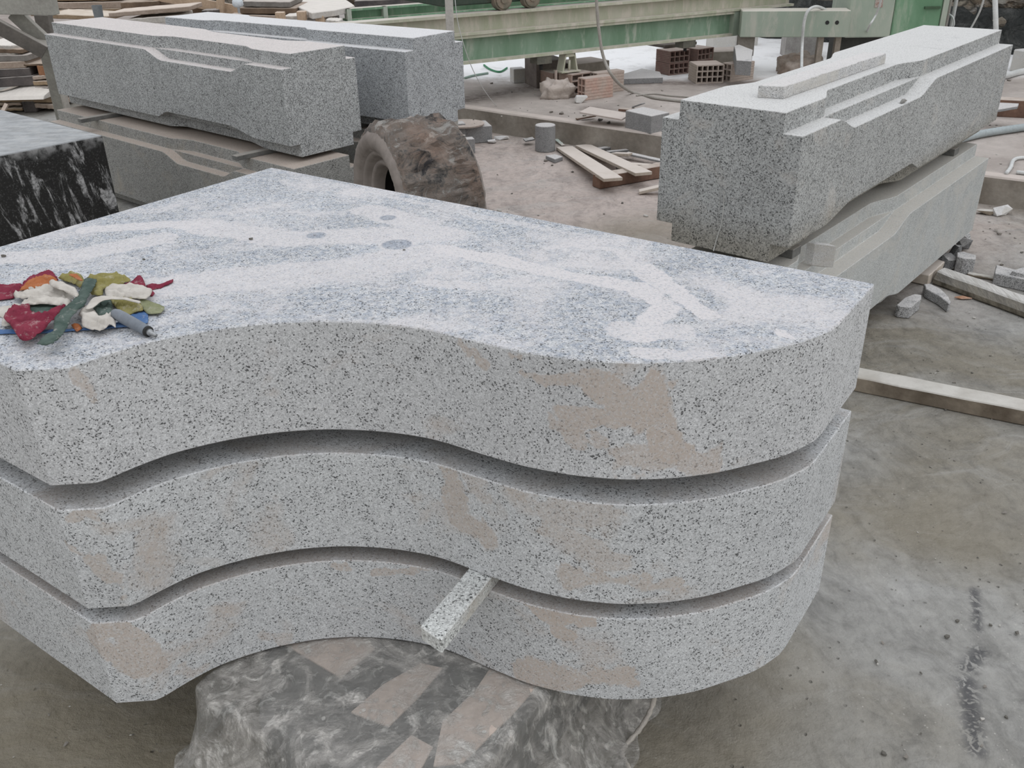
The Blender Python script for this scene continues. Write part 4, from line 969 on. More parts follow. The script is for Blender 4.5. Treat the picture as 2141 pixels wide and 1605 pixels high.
# ================================================================== HOSES, POSTS, WIRES
M_hose = plain('grey_hose', (.36, .34, .31), (.30, .28, .25), 8, .6, .1)
M_white = plain('white_pipe', (.62, .63, .62), (.52, .53, .52), 8, .5, .1)
def hose(pts, r, mat, label, name='hose', cat='hose', k=8, seg=8):
    return tag(obj(name, MB().tube(spline(pts, k), r, seg), mat, smooth=True), label, cat)
def flat(*p): return [at(x, y, z) for x, y, z in p]
Yh = 7.4
hose([atY(1244, -60, Yh), atY(1247, 0, Yh), atY(1252, 60, Yh), atY(1262, 120, Yh), atY(1285, 165, Yh), at(1320, 192, PZ+.02), at(1370, 205, PZ+.012), at(1430, 212, PZ+.012)], .012, M_hose, 'grey hose hanging in front of the green girder and curving onto the raised slab')
hose(flat((1330, 200, PZ+.008), (1365, 196, PZ+.008), (1400, 200, PZ+.008), (1440, 203, PZ+.008)), .006, M_hose, 'thin cable on the raised slab behind the hanging hose', 'cable', 'cable')
hose([at(1676, 142, PZ+.18), atY(1677, 100, 9.0), atY(1680, 55, 9.0), atY(1688, 25, 9.0), atY(1705, 14, 9.05), atY(1725, 20, 9.2), atY(1735, 28, 9.3)], .014, M_white, 'pale hose rising beside the box girder and looping over it')
hose([atY(1845, -10, 8.8), atY(1832, 30, 8.9), atY(1815, 60, 9.0), at(1808, 88, PZ+.01)], .009, M_white, 'thin cord slanting down in front of the machine column', 'cord', 'cord')
hose([atY(950, -20, 7.2), atY(958, 50, 7.2), atY(982, 130, 7.3), atY(1010, 185, 7.6), at(1038, 222, PZ)], .003, M_white, 'thin wire curving down in front of the green girder', 'wire', 'wire', seg=5)
p = atY(941, 62, 6.9); tp_ = atY(937, -30, 6.9)
tag(obj('pale_post', MB().obox(Vector((p.x-.028, p.y, PZ)), (.056, 0, 0), (0, .03, 0), (0, 0, 2.2)), plain('post_pale', (.48, .46, .43), (.42, .4, .37)), bevel=.003), 'pale upright post rising behind the rear left beam', 'post')
for x, lab in ((1990, 'white electrical conduit beside the machine column'), (1978, 'grey conduit hugging the machine column')):
    a_ = atY(x-4, 70, 9.6); tag(obj('conduit', MB().tube([Vector((a_.x, a_.y, PZ)), Vector((a_.x, a_.y, 1.9))], .018), M_white if x == 1990 else M_hose, smooth=True), lab, 'conduit')
hose([atY(1985, 30, 9.55), atY(1992, 36, 9.5), atY(1995, 50, 9.5), atY(1990, 60, 9.55)], .008, M_white, 'short cable loop at the foot of the white conduit', 'cable', 'cable')
a_ = atY(2075, 60, 8.6); b_ = atY(2080, -20, 8.6)
tag(obj('white_pole', MB().tube([Vector((a_.x - (b_.x-a_.x)*3, a_.y, PZ)), Vector((b_.x, b_.y, b_.z))], .022), M_white, smooth=True), 'white pole standing before the rock wall behind the right beam', 'pole')
hose([atY(2062, -20, 8.9), atY(2050, 20, 9.0), atY(2035, 50, 9.1), atY(2020, 75, 9.2)], .009, M_white, 'white cable slanting in front of the rock wall', 'cable', 'cable')
hose(flat((1930, 312, PZ+.03), (1990, 296, PZ+.03), (2050, 280, PZ+.03), (2141, 266, PZ+.03), (2260, 250, PZ+.03)), .028, plain('pvc', (.36, .40, .41), (.30, .34, .35), 6, .5, .1), 'grey plastic pipe lying on the raised slab beyond the right beam', 'pipe', 'pipe')
hose(flat((2104, 362, PZ+.012), (2113, 350, PZ+.012), (2119, 335, PZ+.012), (2135, 330, PZ+.012), (2170, 332, PZ+.012), (2200, 345, PZ+.012), (2170, 362, PZ+.012), (2125, 360, PZ+.012)), .012, M_white, 'coiled beige hose on the raised slab at the right edge')
hose(flat((2085, 160, PZ+.02), (2105, 158, PZ+.03), (2135, 150, PZ+.03), (2220, 135, PZ+.03)), .03, M_white, 'white hose on the pale ground near the rock wall')
hose(flat((1012, 136, PZ+.01), (1025, 145, PZ+.01), (1045, 150, PZ+.01), (1060, 142, PZ+.01)), .010, plain('green_hose', (.05, .22, .11), (.07, .26, .13), rough=.5, bump=0), 'green hose curled on the ground under the girder')
hose(flat((972, 163, PZ+.01), (990, 158, PZ+.01), (1020, 153, PZ+.01)), .012, plain('mint_hose', (.32, .45, .38), (.36, .46, .4), rough=.5, bump=0), 'mint green hose lying under the girder beside the rear beam')
# wood block with thin slab, right
a_ = at(2082, 252, PZ); blk(a_ + Vector((.28, .12, 0)), .55, .12, .13, -.35, PZ, 'dark brown wooden block on the raised slab at the right', M_wood2, name='wooden_block', cat='timber')
offcut([(2060, 222), (2085, 214), (2131, 216), (2128, 222), (2075, 231)], PZ+.13, .02, 'thin pale slab lying across the dark brown block', M_gblk, amp=.003)
tag(obj('concrete_block', MB().box((at(2160, 150, PZ).x, at(2160, 150, PZ).y, PZ+.1), (.3, .3, .2), .4), M_chip, bevel=.01), 'brownish stone block at the far right edge on the pale ground', 'block')

# ================================================================== PALE GROUND, ROCK WALL, BLACK SHEETING
m, nt, b, out = mat_new('rubble_wall'); n = N(nt); P = n.scale(n.coord(), (1, 1, 1.5))
D = n.vmath('ADD', P, n.vmath('SCALE', n.noise(P, 3, 4, out='Color'), scale=.35))
vd = n.voro(D, 3.2, 'Distance', 'DISTANCE_TO_EDGE'); vc = n.voro(D, 3.2)
c = n.mix(n.sep(vc)[0], (.17, .125, .085), (.30, .27, .22)); c = n.mix(n.mapr(n.noise(P, 6, 6), .45, .65), c, (.36, .34, .31))
c = n.mix(n.mapr(vd, 0, .09, .85, 0), c, (.045, .04, .03)); n.link(c, b.inputs['Base Color']); b.inputs['Roughness'].default_value = .9
n.bump(b, n.math('ADD', n.mapr(vd, 0, .2), n.noise(P, 10, 6)), 1, .08); M_rubble = m
wl = [Vector((9.5, 6.9, 0)), Vector((5.6, 10.3, 0)), Vector((3.2, 12.1, 0)), Vector((0, 15.6, 0)), Vector((-5, 17.4, 0)), Vector((-12, 18, 0))]
def wallmesh(pts, z0, z1, step, amp, off, seed, foldz=0, back=.25):
    q = []
    for a, b_ in zip(pts, pts[1:]):
        k = max(2, int((b_-a).length/step))
        for i in range(k): q.append(a.lerp(b_, i/k))
    q.append(pts[-1]); nz = max(2, int((z1-z0)/step)); mb = MB()
    fr = []
    for j in range(nz+1):
        row = []
        for i, p in enumerate(q):
            t = (q[min(i+1, len(q)-1)] - q[max(i-1, 0)]).normalized(); nn = Vector((-t.y, t.x, 0))
            if nn.y > 0: nn = -nn
            z = z0 + (z1-z0)*j/nz
            w = (abs(noise.noise(Vector((p.x*2.2, p.y*2.2, z*3+seed)))) + .5*noise.noise(Vector((p.x*6, p.y*6, z*7+seed))))*amp
            if foldz: w += .03*math.sin(p.x*23 + 3*noise.noise(Vector((p.x*3, z*4, seed)))) + .05*noise.noise(Vector((p.x*4, z*9, seed)))
            row.append(Vector((p.x, p.y, z)) + nn*(off+w))
        fr.append(row)
    m_ = len(q); vs = [p for r in fr for p in r]; fs = [(j*m_+i, j*m_+i+1, (j+1)*m_+i+1, (j+1)*m_+i) for j in range(nz) for i in range(m_-1)]
    k = len(vs); bk = []
    for row in (fr[0], fr[-1]):
        for i, p in enumerate(row): bk.append(Vector((q[i].x, q[i].y + back, p.z)))
    vs += bk
    for i in range(m_-1):
        fs += [(i, k+i, k+i+1, i+1), (nz*m_+i, nz*m_+i+1, k+m_+i+1, k+m_+i), (k+i, k+m_+i, k+m_+i+1, k+i+1)]
    fs += [tuple([j*m_ for j in range(nz+1)]) + (k+m_, k), tuple([j*m_+m_-1 for j in range(nz+1)])[::-1] + (k+m_-1, k+2*m_-1)]
    return mb.add(vs, fs)
tag(obj('wall_back', wallmesh(wl, .0, 2.6, .12, .16, 0, 3), M_rubble, smooth=True), kind='structure')
m, nt, b, out = mat_new('black_film'); n = N(nt); P = n.coord()
c = n.mix(n.math('MULTIPLY', n.mapr(n.noise(P, 5, 6, .7, 1), .5, .75), .6), (.022, .025, .024), (.20, .20, .19))
n.link(c, b.inputs['Base Color']); b.inputs['Roughness'].default_value = .32; n.bump(b, n.noise(P, 9, 6, .6, 1.5), 1, .05); M_bfilm = m
sh = [wl[0].lerp(wl[1], .2), wl[1], wl[1].lerp(wl[2], 1), wl[2].lerp(wl[3], .55)]
tag(obj('plastic_sheeting', wallmesh(sh, PZ, .62, .07, .10, .10, 9, 1, .06), M_bfilm, smooth=True), 'crumpled black plastic sheeting along the foot of the rock wall', 'plastic sheeting')
sh2 = [Vector((6.3, 9.66, 0)), wl[1]]
tag(obj('plastic_sheeting', wallmesh(sh2, .70, 1.35, .07, .08, .17, 19, 1, .05), plain('grey_film', (.075, .085, .09), (.15, .16, .165), 4, .4, .8, 8), smooth=True), 'grey-black sheet hanging on the rock wall at the top right corner', 'plastic sheeting')

# ================================================================== STONE PILES at the left
tones = {}
def tone(k):
    if k not in tones:
        c0, c1, du = {'pink': ((.42, .34, .285), (.33, .26, .21), (.62, .54, .47)), 'grey': ((.25, .235, .22), (.17, .155, .14), (.52, .47, .43)), 'dark': ((.065, .06, .06), (.12, .105, .10), (.40, .37, .345)),
                      'tan': ((.36, .27, .18), (.25, .18, .12), (.60, .53, .45)), 'brown': ((.19, .135, .095), (.12, .085, .06), (.42, .35, .29)), 'orange': ((.34, .17, .09), (.28, .14, .08), (.36, .24, .16)),
                      'pale': ((.56, .53, .49), (.44, .41, .38), (.70, .66, .61)), 'wood': ((.50, .375, .27), (.42, .31, .22), (.58, .48, .39)), 'steeld': ((.17, .155, .14), (.12, .11, .10), (.36, .34, .31)), 'steel': ((.36, .355, .32), (.28, .27, .245), (.46, .44, .40))}[k]
        tones[k] = plain('pile_'+k, c0, c1, 6, .9, .6, 25, dustup=du)
    return tones[k]
def pile(x0, x1, y0, y1, th, Y, dep, kk, label, name='stone_offcut', cat='stone slab', grp=None, Y2=None, floor=None, jag=.012, skew=0):
    if x0 < 115 and y0 > 90: Y = Y2 = 8.95
    if x0 == 60 and y0 < 40: Y = Y2 = 10.9
    A = atY(x0, y0, Y); B = atY(x1, y1, Y2 or Y); t_ = th*math.hypot(Y, 1)/F_PX*.93; rg = []; n_ = 10
    for i in range(n_+1):
        p = A.lerp(B, i/n_); w = lambda s_: noise.noise(Vector((i*.8 + x0, s_, y0)))*jag
        e = w(1) - (jag*1.2 if i in (0, n_) else 0)
        rg.append([p + Vector((0, -e, w(2)*.4)), p + Vector((w(3), dep+w(4)*3 + skew*(i/n_-.5), w(5)*.4)), p + Vector((w(3), dep+w(4)*3, -t_+w(5)*.4)), p + Vector((0, -e*.6+jag*.5, -t_+w(2)*.5))])
    return tag(obj(name, MB().rings(rg), tone(kk), bevel=.006), label, cat, grp)
G1 = 'offcuts stacked at the far left'
pile(-40, 30, 92, 96, 22, 9.3, .5, 'pale', 'pale rounded stone on top of the far left offcut pile', 'boulder', 'stone', None, jag=.05)
pile(-40, 44, 100, 103, 9, 9.3, .6, 'brown', 'dark brown board below the pale stone in the far left pile', 'board', 'board')
pile(-40, 53, 116, 115, 13, 9.2, .7, 'grey', 'grey slab in the far left pile, upper one with light top')
pile(-40, 50, 131, 128, 14, 9.1, .8, 'pink', 'pale slab with uneven end in the far left pile')
pile(46, 98, 134, 132, 5, 9.3, .4, 'brown', 'thin brown board jutting right out of the far left pile', 'board', 'board')
pile(75, 96, 137, 138, 20, 9.5, .3, 'orange', 'small orange-brown box between slabs of the far left pile', 'box', 'box')
pile(-40, 60, 146, 142, 17, 9.1, .8, 'dark', 'dark slab in the middle of the far left pile')
pile(-40, 68, 165, 158, 20, 8.9, .8, 'dark', 'thick dark-faced slab with pale lip, lower in the far left pile')
pile(65, 106, 160, 156, 8, 9.1, .5, 'pink', 'upper pale board end behind the trestle leg', 'board', 'board')
pile(66, 108, 170, 168, 9, 9.0, .5, 'tan', 'second board end behind the trestle leg', 'board', 'board')
pile(70, 110, 182, 181, 12, 8.9, .5, 'grey', 'third, grey board end behind the trestle leg', 'board', 'board')
pile(63, 112, 195, 193, 12, 8.85, .5, 'tan', 'fourth board end behind the trestle leg', 'board', 'board')
mb = MB(); A = atY(-40, 203, 8.8); B = atY(92, 200, 8.8)
tag(obj('stone_offcut', MB().rings([[A.lerp(B, i/12) + Vector((0, -.03, -.03)), A.lerp(B, i/12) + Vector((0, 0, 0)), A.lerp(B, i/12) + Vector((.03, .30, .0+.10*math.sin(i/12*2.2)**2)), A.lerp(B, i/12) + Vector((.03, .34, -.03))] for i in range(13)]), tone('pale'), bevel=.003), 'smooth pale sheet-like slab sloping over the boards at the far left', 'stone slab')
pile(-40, 108, 204, 206, 9, 8.75, .7, 'tan', 'long brownish board under the sloping pale slab at the far left', 'board', 'board')
pile(-40, 42, 216, 215, 6, 8.75, .6, 'pink', 'thin pale board low in the far left pile', 'board', 'board')
pile(68, 112, 216, 219, 10, 8.7, .6, 'pink', 'thick pale board end low beside the trestle leg', 'board', 'board')
pile(-40, 45, 226, 226, 6, 8.7, .5, 'tan', 'lowest thin board of the far left pile', 'board', 'board')
pile(43, 71, 212, 211, 24, 8.72, .4, 'dark', 'black square bearer under the boards at the far left', 'bearer', 'timber')
a_ = atY(6, 233, 8.55); b_ = atY(14, 218, 8.6)
tag(obj('stick', MB().bar(a_, b_, .03, .03, (0, 1, 0)), tone('pink')), 'short pale stick leaning on the lowest boards at far left', 'stick')
# trestle
tr = thing('trestle', 'grey-painted steel trestle with slanting leg and two braces at the top left', 'trestle', (-3.9, 8.2, 0))
Yt = 7.9
def mem(nm, p, q, w, h, up=(0, 1, 0), mat='steel'): return part(nm, MB().bar(p, q, w, h, up), tone(mat), tr, bevel=.004)
# bar(a,b,w,h,up): w along d x up
def pb(px_a, px_b, Ya, Yb, wpx, th, nm, mat='steel'):
    a_ = atY(*px_a, Ya); b_ = atY(*px_b, Yb); w_ = wpx*math.hypot(Ya, .8)/F_PX
    return part(nm, MB().bar(a_, b_, w_, th, (0, 1, 0)), tone(mat), tr, bevel=.004)
pb((-40, 8), (115, 11), 7.8, 7.8, 34, .12, 'top_rail')
pb((90, 30), (101, 85), 8.2, 8.2, 26, .10, 'rear_post', 'steeld')
pb((28, 26), (100, 92), 7.85, 7.95, 27, .06, 'brace')
pb((-10, 52), (94, 108), 7.7, 7.85, 27, .06, 'brace', 'steeld')
LY = 7.9
a_ = atY(93, 86, LY); b_ = atY(133, 262, LY); dz = b_.z
b_ = at(134, 254, 0.0); 
part('leg', MB().bar(a_, b_, .11, .05, (0, 1, 0)), tone('steel'), tr, bevel=.004)
part('leg_flange', MB().bar(a_ + Vector((.055, .0, 0)), b_ + Vector((.055, .0, 0)), .012, .09, (0, 1, 0)), tone('pale'), tr)

# piles behind the left beams
pile(60, 252, 6, 3, 13, 11.0, .9, 'pink', 'pale thick slab on top of the pile behind the left front beam')
pile(60, 252, 22, 17, 11, 10.9, .9, 'tan', 'orange-tinted slab under the pale thick slab behind the left beam')
pile(100, 225, 29, 34, 9, 10.2, .5, 'tan', 'long pale board just above the far end of the left front beam', 'board', 'board')
pile(60, 250, -8, -10, 10, 11.4, .9, 'tan', 'brownish slab at the very top edge, above the pale thick slab')
pile(250, 328, 5, 2, 18, 10.6, .8, 'brown', 'dark brown thick slab end in the pile behind the left beam')
pile(225, 395, 27, 13, 9, 10.0, .45, 'pink', 'long pale slab with chipped edge slanting up to the right in the pile')
pile(265, 372, 40, 32, 12, 10.0, .5, 'pale', 'whitish slab under the long chipped slab behind the left beam')
pile(385, 440, 18, 14, 10, 10.8, .5, 'brown', 'reddish-brown timber ends behind the two left beams', 'timber', 'timber')
pile(330, 420, 0, 4, 7, 11.3, .4, 'grey', 'grey slab fragments at the top edge left of the pink timber post')
pile(420, 455, 22, 20, 8, 10.5, .4, 'dark', 'dark gap-filling slab piece at the foot of the pink timber post')
pile(300, 700, 60, 60, 10, 11.2, 1.6, 'dark', 'dark timber bearers under the pallets behind the beams', 'bearer', 'timber')
c_ = atY(206, 31, 9.2); zz_ = atY(206, 11, 9.2).z
rg = [[Vector((c_.x + r_*math.cos(a), c_.y + r_*math.sin(a), z)) for a in [2*math.pi*i/24 for i in range(24)]] for z, r_ in ((c_.z-.06, .04), (zz_, .046), (zz_, .042), (zz_-.03, .040))]
tag(obj('tin_can', MB().rings(rg), plain('tin', (.22, .235, .245), (.14, .16, .175), 10, .5, .1, metal=.3)), 'small blue-grey tin can beyond the far corner of the left front beam', 'can')
fr = thing('timber_rack', 'pink-dusted timber frame, a post with slanting rail, at the top edge', 'timber frame', (atY(461, 20, 10.6).x, 10.6, 0))
part('post', MB().bar(atY(461, 60, 10.6), atY(461, -25, 10.6), .07, .07, (0, 1, 0)), tone('wood'), fr)
part('rail', MB().bar(atY(300, -14, 10.7), atY(500, 22, 10.7), .10, .04, (0, 1, 0)), tone('wood'), fr)
c_ = atY(497, 6, 10.3)
rg = [[Vector((c_.x + r_*math.cos(a), c_.y + r_*math.sin(a), c_.z + z)) for a in [2*math.pi*i/20 for i in range(20)]] for z, r_ in ((-.10, .012), (-.045, .014), (-.04, .04), (-.02, .058), (.02, .055), (.06, .03))]
tag(obj('plastic_jug', MB().rings(rg), plain('jug', (.66, .70, .74), (.6, .64, .68), rough=.4, bump=0), smooth=True), 'small white plastic jug hanging by the timber frame at the top edge', 'jug')
pile(505, 605, 2, 4, 11, 10.5, .7, 'grey', 'grey slab with mossy face on the pallet, upper')
pile(500, 618, 16, 17, 12, 10.5, .7, 'brown', 'dark-faced slab on the pallet, under the mossy one')
pile(480, 600, 30, 33, 10, 10.5, .5, 'pink', 'dusty pallet board above the rear beam', 'pallet_board', 'board')
for (x, y, lab) in ((583, 26, 'left pale pallet block over the rear beam'), (628, 24, 'middle pale pallet block over the rear beam'), (667, 33, 'right pale pallet block over the rear beam')):
    pile(x-9, x+9, y, y, 18, 10.1, .1, 'wood', lab, 'pallet_block', 'block', jag=.004)
pile(592, 640, 34, 32, 7, 10.2, .3, 'pale', 'pale slab end between the pallet blocks')
pile(640, 700, 36, 38, 6, 10.4, .3, 'grey', 'thin grey board under the big pentagonal slab', 'board', 'board')
offc = [(604, 5), (618, -8), (700, -12), (726, 1), (743, 12), (700, 21), (652, 27), (630, 17)]
zpl = atY(652, 27, 10.0).z
P_ = [at(x, y, zpl) for x, y in offc]
tag(obj('stone_offcut', rough_prism([(p.x, p.y) for p in P_], zpl-.06, zpl, .01, 3, 4), tone('pale'), bevel=.006), 'big pale pentagonal slab lying on the pallet at the top edge', 'stone slab')
pile(680, 708, 41, 44, 5, 10.0, .25, 'pale', 'small white rounded stone beside the rear green girder', 'stone', 'stone')
pile(740, 940, 2, -6, 16, 12.6, .6, 'dark', 'dark shaded slabs behind the far green girder at the top edge')

# ================================================================== RAGS on the top slab
m_ = {}
def cloth_mat(key, c0, c1):
    if key in m_: return m_[key]
    m, nt, b, out = mat_new('cloth_'+key); n = N(nt); P = n.coord()
    c = n.mix(n.mapr(n.noise(P, 22, 6, .65, .5), .35, .7), c0, c1)
    c = n.mix(n.math('MULTIPLY', n.mapr(n.noise(P, 40, 5, .7), .58, .72), .55), c, (.50, .47, .44))
    n.link(c, b.inputs['Base Color']); b.inputs['Roughness'].default_value = .95; b.inputs['Specular IOR Level'].default_value = .1
    n.bump(b, n.noise(P, 260, 3), .5, .002); m_[key] = m; return m
C_ = dict(maroon=((.16, .022, .042), (.25, .05, .075)), orange=((.34, .115, .045), (.42, .17, .08)), white=((.56, .53, .485), (.43, .40, .36)), green=((.045, .07, .06), (.12, .155, .138)),
          olive=((.22, .195, .065), (.31, .285, .13)), olive2=((.20, .215, .12), (.28, .29, .19)), blue=((.055, .12, .27), (.12, .20, .36)))
def inside(p, poly):
    c = False; n_ = len(poly)
    for i in range(n_):
        a, b_ = poly[i], poly[(i+1) % n_]
        if (a[1] > p[1]) != (b_[1] > p[1]) and p[0] < (b_[0]-a[0])*(p[1]-a[1])/(b_[1]-a[1]) + a[0]: c = not c
    return c
def dist_edge(p, poly):
    best = 9; n_ = len(poly); P_ = Vector(p)
    for i in range(n_):
        a = Vector(poly[i]); b_ = Vector(poly[(i+1) % n_]); d = b_-a; t = max(0, min(1, (P_-a).dot(d)/max(d.length_squared, 1e-9))); best = min(best, (P_-a-d*t).length)
    return best
def rag(cp, key, z0, hh, label, fold=(1, .3), seed=0, jag=.0, fr=26, edge_h=.0015):
    hh *= .6
    pts = [at(x/5.3525, 540 + y/5.3525, ZT + z0) for x, y in cp]; base = [Vector((p.x, p.y)) for p in pts]
    n_ = len(base); sm = []
    for i in range(n_):
        p0, p1, p2, p3 = base[i-1], base[i], base[(i+1) % n_], base[(i+2) % n_]
        k = max(2, int((p2-p1).length/.0045))
        for j in range(k):
            t = j/k; q = .5*((2*p1) + (p2-p0)*t + (2*p0-5*p1+4*p2-p3)*t*t + (3*p1-p0-3*p2+p3)*t**3)
            q = p1.lerp(p2, t)*.35 + q*.65
            if jag: q = q + Vector((noise.noise(Vector((q.x*300, q.y*300, 1))), noise.noise(Vector((q.x*300, q.y*300, 7)))))*jag
            sm.append((q.x, q.y))
    st = .0034; x0 = min(p[0] for p in sm); x1 = max(p[0] for p in sm); y0 = min(p[1] for p in sm); y1 = max(p[1] for p in sm)
    V = [Vector(p) for p in sm]; nb = len(V); y = y0
    while y < y1:
        x = x0
        while x < x1:
            q = (x + (st*.5 if int((y-y0)/st) % 2 else 0), y)
            if inside(q, sm) and dist_edge(q, sm) > st*.55: V.append(Vector(q))
            x += st
        y += st
    res = geometry.delaunay_2d_cdt(V, [(i, (i+1) % nb) for i in range(nb)], [list(range(nb))], 1, 1e-7)
    v2, _, f2 = res[0], res[1], res[2]
    fa = math.atan2(fold[1], fold[0]); ca, sa = math.cos(fa), math.sin(fa); vs = []
    for p in v2:
        de = dist_edge(p, sm); k = min(1, de/.005); k = k*k*(3-2*k)
        s_ = -p.x*sa + p.y*ca; l_ = p.x*ca + p.y*sa
        w = 1-abs(noise.noise(Vector((s_*60 + 1.2*noise.noise(Vector((l_*40, s_*40, 3))), l_*22, seed))))*3.2
        w2 = noise.noise(Vector((p.x*120, p.y*120, seed+5)))
        h = z0 + edge_h + (hh*(.25 + .75*max(0, w)) + .0009*w2)*(.35+.65*k)
        vs.append(Vector((p.x, p.y, ZT + max(h, .0012))))
    mb = MB().add(vs, [tuple(f) for f in f2])
    o = obj('rag', mb, cloth_mat(key, *C_[key]), smooth=True)
    so_ = o.modifiers.new('thickness', 'SOLIDIFY'); so_.thickness = .0012; so_.offset = 1
    return tag(o, label, 'rag', 'rags on the top slab')
rag([(-150, 815), (560, 815), (850, 800), (1230, 770), (1480, 650), (1640, 605), (1655, 735), (1470, 775), (1200, 800), (700, 835), (500, 850), (-150, 860)], 'blue', 0, .006, 'long flat blue rag strip lying under all the other rags', (1, .1), 1)
rag([(-120, 325), (110, 310), (245, 305), (215, 390), (160, 405), (165, 455), (40, 478), (-120, 480)], 'maroon', 0, .010, 'flat maroon rag at the left edge of the heap, running out of frame', (1, .1), 2, .002)
rag([(200, 390), (280, 275), (360, 215), (500, 160), (595, 165), (655, 265), (560, 300), (400, 330), (260, 385)], 'maroon', .0, .012, 'maroon rag with frayed fringe behind the orange one', (1, .4), 3, .006)
rag([(228, 378), (300, 300), (400, 240), (560, 212), (645, 265), (585, 315), (420, 355), (300, 370)], 'orange', .012, .014, 'rust-orange rag folded over the fringed maroon one', (1, .3), 4)
rag([(660, 240), (760, 190), (900, 205), (950, 285), (900, 345), (850, 310), (760, 275), (700, 265)], 'olive', .004, .018, 'small olive rag at the back, left of the green strip', (.8, -.5), 5)
rag([(775, 195), (860, 190), (930, 262), (880, 255), (825, 225)], 'orange', .024, .006, 'orange-red scrap on the small olive rag', (1, -.4), 6)
rag([(0, 560), (60, 540), (150, 545), (110, 640), (60, 680), (0, 660), (-80, 640), (-80, 570)], 'white', .0, .004, 'thin off-white rag flat at the left edge of the heap', (1, 0), 7)
rag([(28, 772), (40, 690), (140, 540), (260, 540), (220, 700), (115, 765)], 'white', .004, .010, 'off-white rag poking out left of the maroon triangle', (.5, 1), 8)
rag([(168, 412), (240, 380), (400, 350), (560, 340), (760, 400), (845, 482), (700, 475), (560, 462), (320, 465), (270, 482), (180, 452)], 'white', .008, .018, 'long off-white rag in front of the orange one', (1, -.15), 9)
rag([(562, 278), (652, 272), (830, 340), (885, 432), (850, 458), (760, 402), (640, 350), (575, 332)], 'white', .026, .012, 'off-white rag folded to a point beside the small olive rag', (1, -.7), 10)
rag([(245, 525), (350, 458), (600, 462), (805, 495), (765, 562), (700, 550), (480, 530), (260, 548)], 'white', .014, .016, 'broad off-white rag just above the maroon triangle', (1, -.1), 11)
rag([(980, 232), (1100, 205), (1330, 198), (1465, 262), (1380, 302), (1230, 332), (1160, 372), (1150, 425), (1040, 432), (1018, 380), (1085, 300), (1050, 262)], 'olive', .006, .018, 'large olive rag bunched at the back of the heap', (.8, .5), 12)
rag([(1365, 305), (1480, 272), (1572, 212), (1632, 330), (1520, 330)], 'maroon', .004, .012, 'pointed maroon rag peak at the right back', (1, .5), 13)
rag([(1640, 308), (1700, 288), (1800, 300), (1938, 250), (1925, 288), (1800, 338), (1702, 360), (1732, 402), (1690, 432), (1640, 352)], 'maroon', 0, .009, 'twisted maroon rag tail at the right end of the heap', (1, .3), 14, .003)
rag([(1185, 365), (1290, 312), (1450, 308), (1692, 362), (1688, 432), (1620, 472), (1480, 470), (1300, 458), (1200, 440)], 'white', .010, .014, 'smooth off-white rag at the right of the heap', (1, -.1), 15)
rag([(1235, 480), (1400, 470), (1560, 500), (1605, 600), (1445, 642), (1360, 612), (1260, 525)], 'olive', .004, .020, 'olive-yellow rag rolled below the smooth off-white one', (1, -.35), 16)
rag([(1545, 512), (1625, 478), (1842, 560), (1792, 632), (1655, 632)], 'olive2', .002, .008, 'flat grey-olive rag end at the lower right of the heap', (1, -.4), 17)
rag([(1055, 560), (1160, 488), (1245, 500), (1262, 600), (1250, 662), (1110, 682), (1065, 610)], 'green', .006, .016, 'small dark green rag patch in the middle of the heap', (.6, 1), 18)
rag([(960, 582), (1050, 455), (1200, 438), (1400, 455), (1570, 495), (1560, 520), (1400, 480), (1250, 475), (1130, 500), (1040, 572)], 'white', .024, .006, 'narrow off-white ribbon arching over the dark green patch', (1, .1), 19)
rag([(885, 652), (955, 572), (1030, 558), (1090, 640), (1140, 682), (1282, 650), (1300, 792), (1230, 762), (1120, 832), (930, 772), (918, 692)], 'white', .010, .020, 'crumpled off-white rag knot at the front of the heap', (.9, -.6), 20)
rag([(805, 762), (880, 752), (922, 800), (862, 832)], 'orange', .002, .008, 'tiny orange scrap at the front edge of the heap', (1, -.5), 21)
rag([(55, 688), (180, 560), (330, 540), (345, 605), (405, 660), (520, 655), (630, 600), (742, 542), (705, 612), (625, 692), (480, 832), (330, 938), (240, 932), (130, 772)], 'maroon', .014, .020, 'large triangular maroon rag at the front left of the heap', (1, .2), 22)
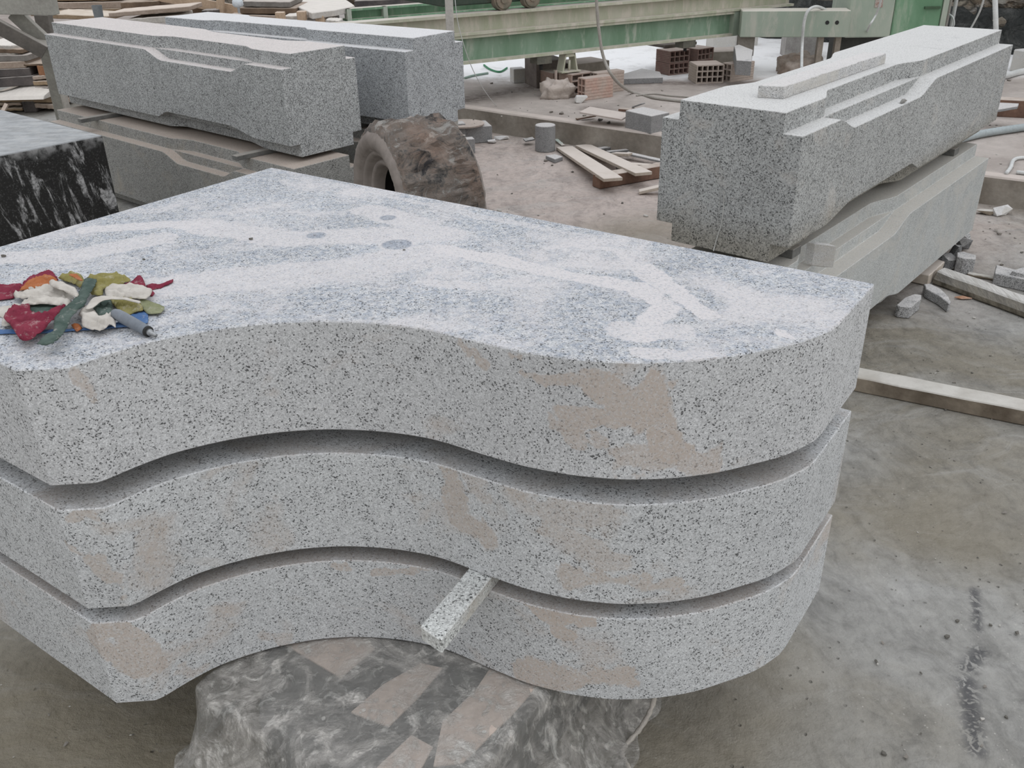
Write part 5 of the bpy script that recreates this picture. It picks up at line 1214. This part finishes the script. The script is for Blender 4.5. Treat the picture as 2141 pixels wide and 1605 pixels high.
rag([(425, 978), (500, 895), (600, 832), (622, 692), (700, 598), (830, 488), (900, 378), (955, 250), (1082, 250), (1060, 335), (980, 462), (950, 542), (832, 642), (742, 802), (682, 902), (600, 962), (500, 988)], 'green', .022, .010, 'long dark green rag strip lying across the heap', (.7, .7), 23, .003)
rag([(330, 540), (480, 530), (640, 545), (660, 590), (560, 660), (420, 670), (335, 620)], 'green', .006, .006, 'dark greenish rag fold showing in the gap above the triangular maroon rag', (1, 0), 24)
# air chisel pen
a_ = at(1262/5.3525, 540+600/5.3525, ZT+.022); b_ = at(1655/5.3525, 540+815/5.3525, ZT+.010); dd_ = (b_-a_)
ch = thing('air_chisel', 'grey rounded tool handle with dark ring and steel tip, resting against the rags', 'tool', (b_.x, b_.y, ZT))
M_tool = plain('tool_grey', (.15, .17, .195), (.20, .22, .25), 12, .55, .1)
part('handle', MB().tube([a_.lerp(b_, t) for t in (0, .06, .14, .3, .6, .9, 1)], [.0045, .0085, .0105, .011, .0105, .010, .009], 20), M_tool, ch, smooth=True)
part('ring', MB().tube([a_.lerp(b_, t) for t in (.985, 1.03)], [.0100, .0095], 20), M_bolt, ch, smooth=True)
part('tip', MB().tube([a_.lerp(b_, t) for t in (1.0, 1.09, 1.10, 1.22)], [.0065, .0060, .0040, .0035], 14), plain('tip_steel', (.35, .36, .37), (.25, .26, .27), 20, .35, 0, metal=.6), ch, smooth=True)
# crumbs on the slab top
for (x, y, s_, lab) in ((525, 501, .010, 'tiny dark crumb on the slab top, left of the big round mark'), (301, 543, .007, 'tiny dark crumb on the slab top, above the maroon rag tail'), (8, 537, .012, 'small dark speck of stone near the left edge of the slab top'),
                     (845, 523, .006, 'tiny crumb beside the largest round dust mark')):
    p = at(x, y, ZT); tag(obj('stone_crumb', boulder((p.x, p.y, ZT), (s_, s_*.6, s_*.5), x, 0), M_crumb[0]), lab, 'crumb')
for o in list(bpy.data.objects):
    if o.type == 'MESH' and not o.users_collection: bpy.data.objects.remove(o)
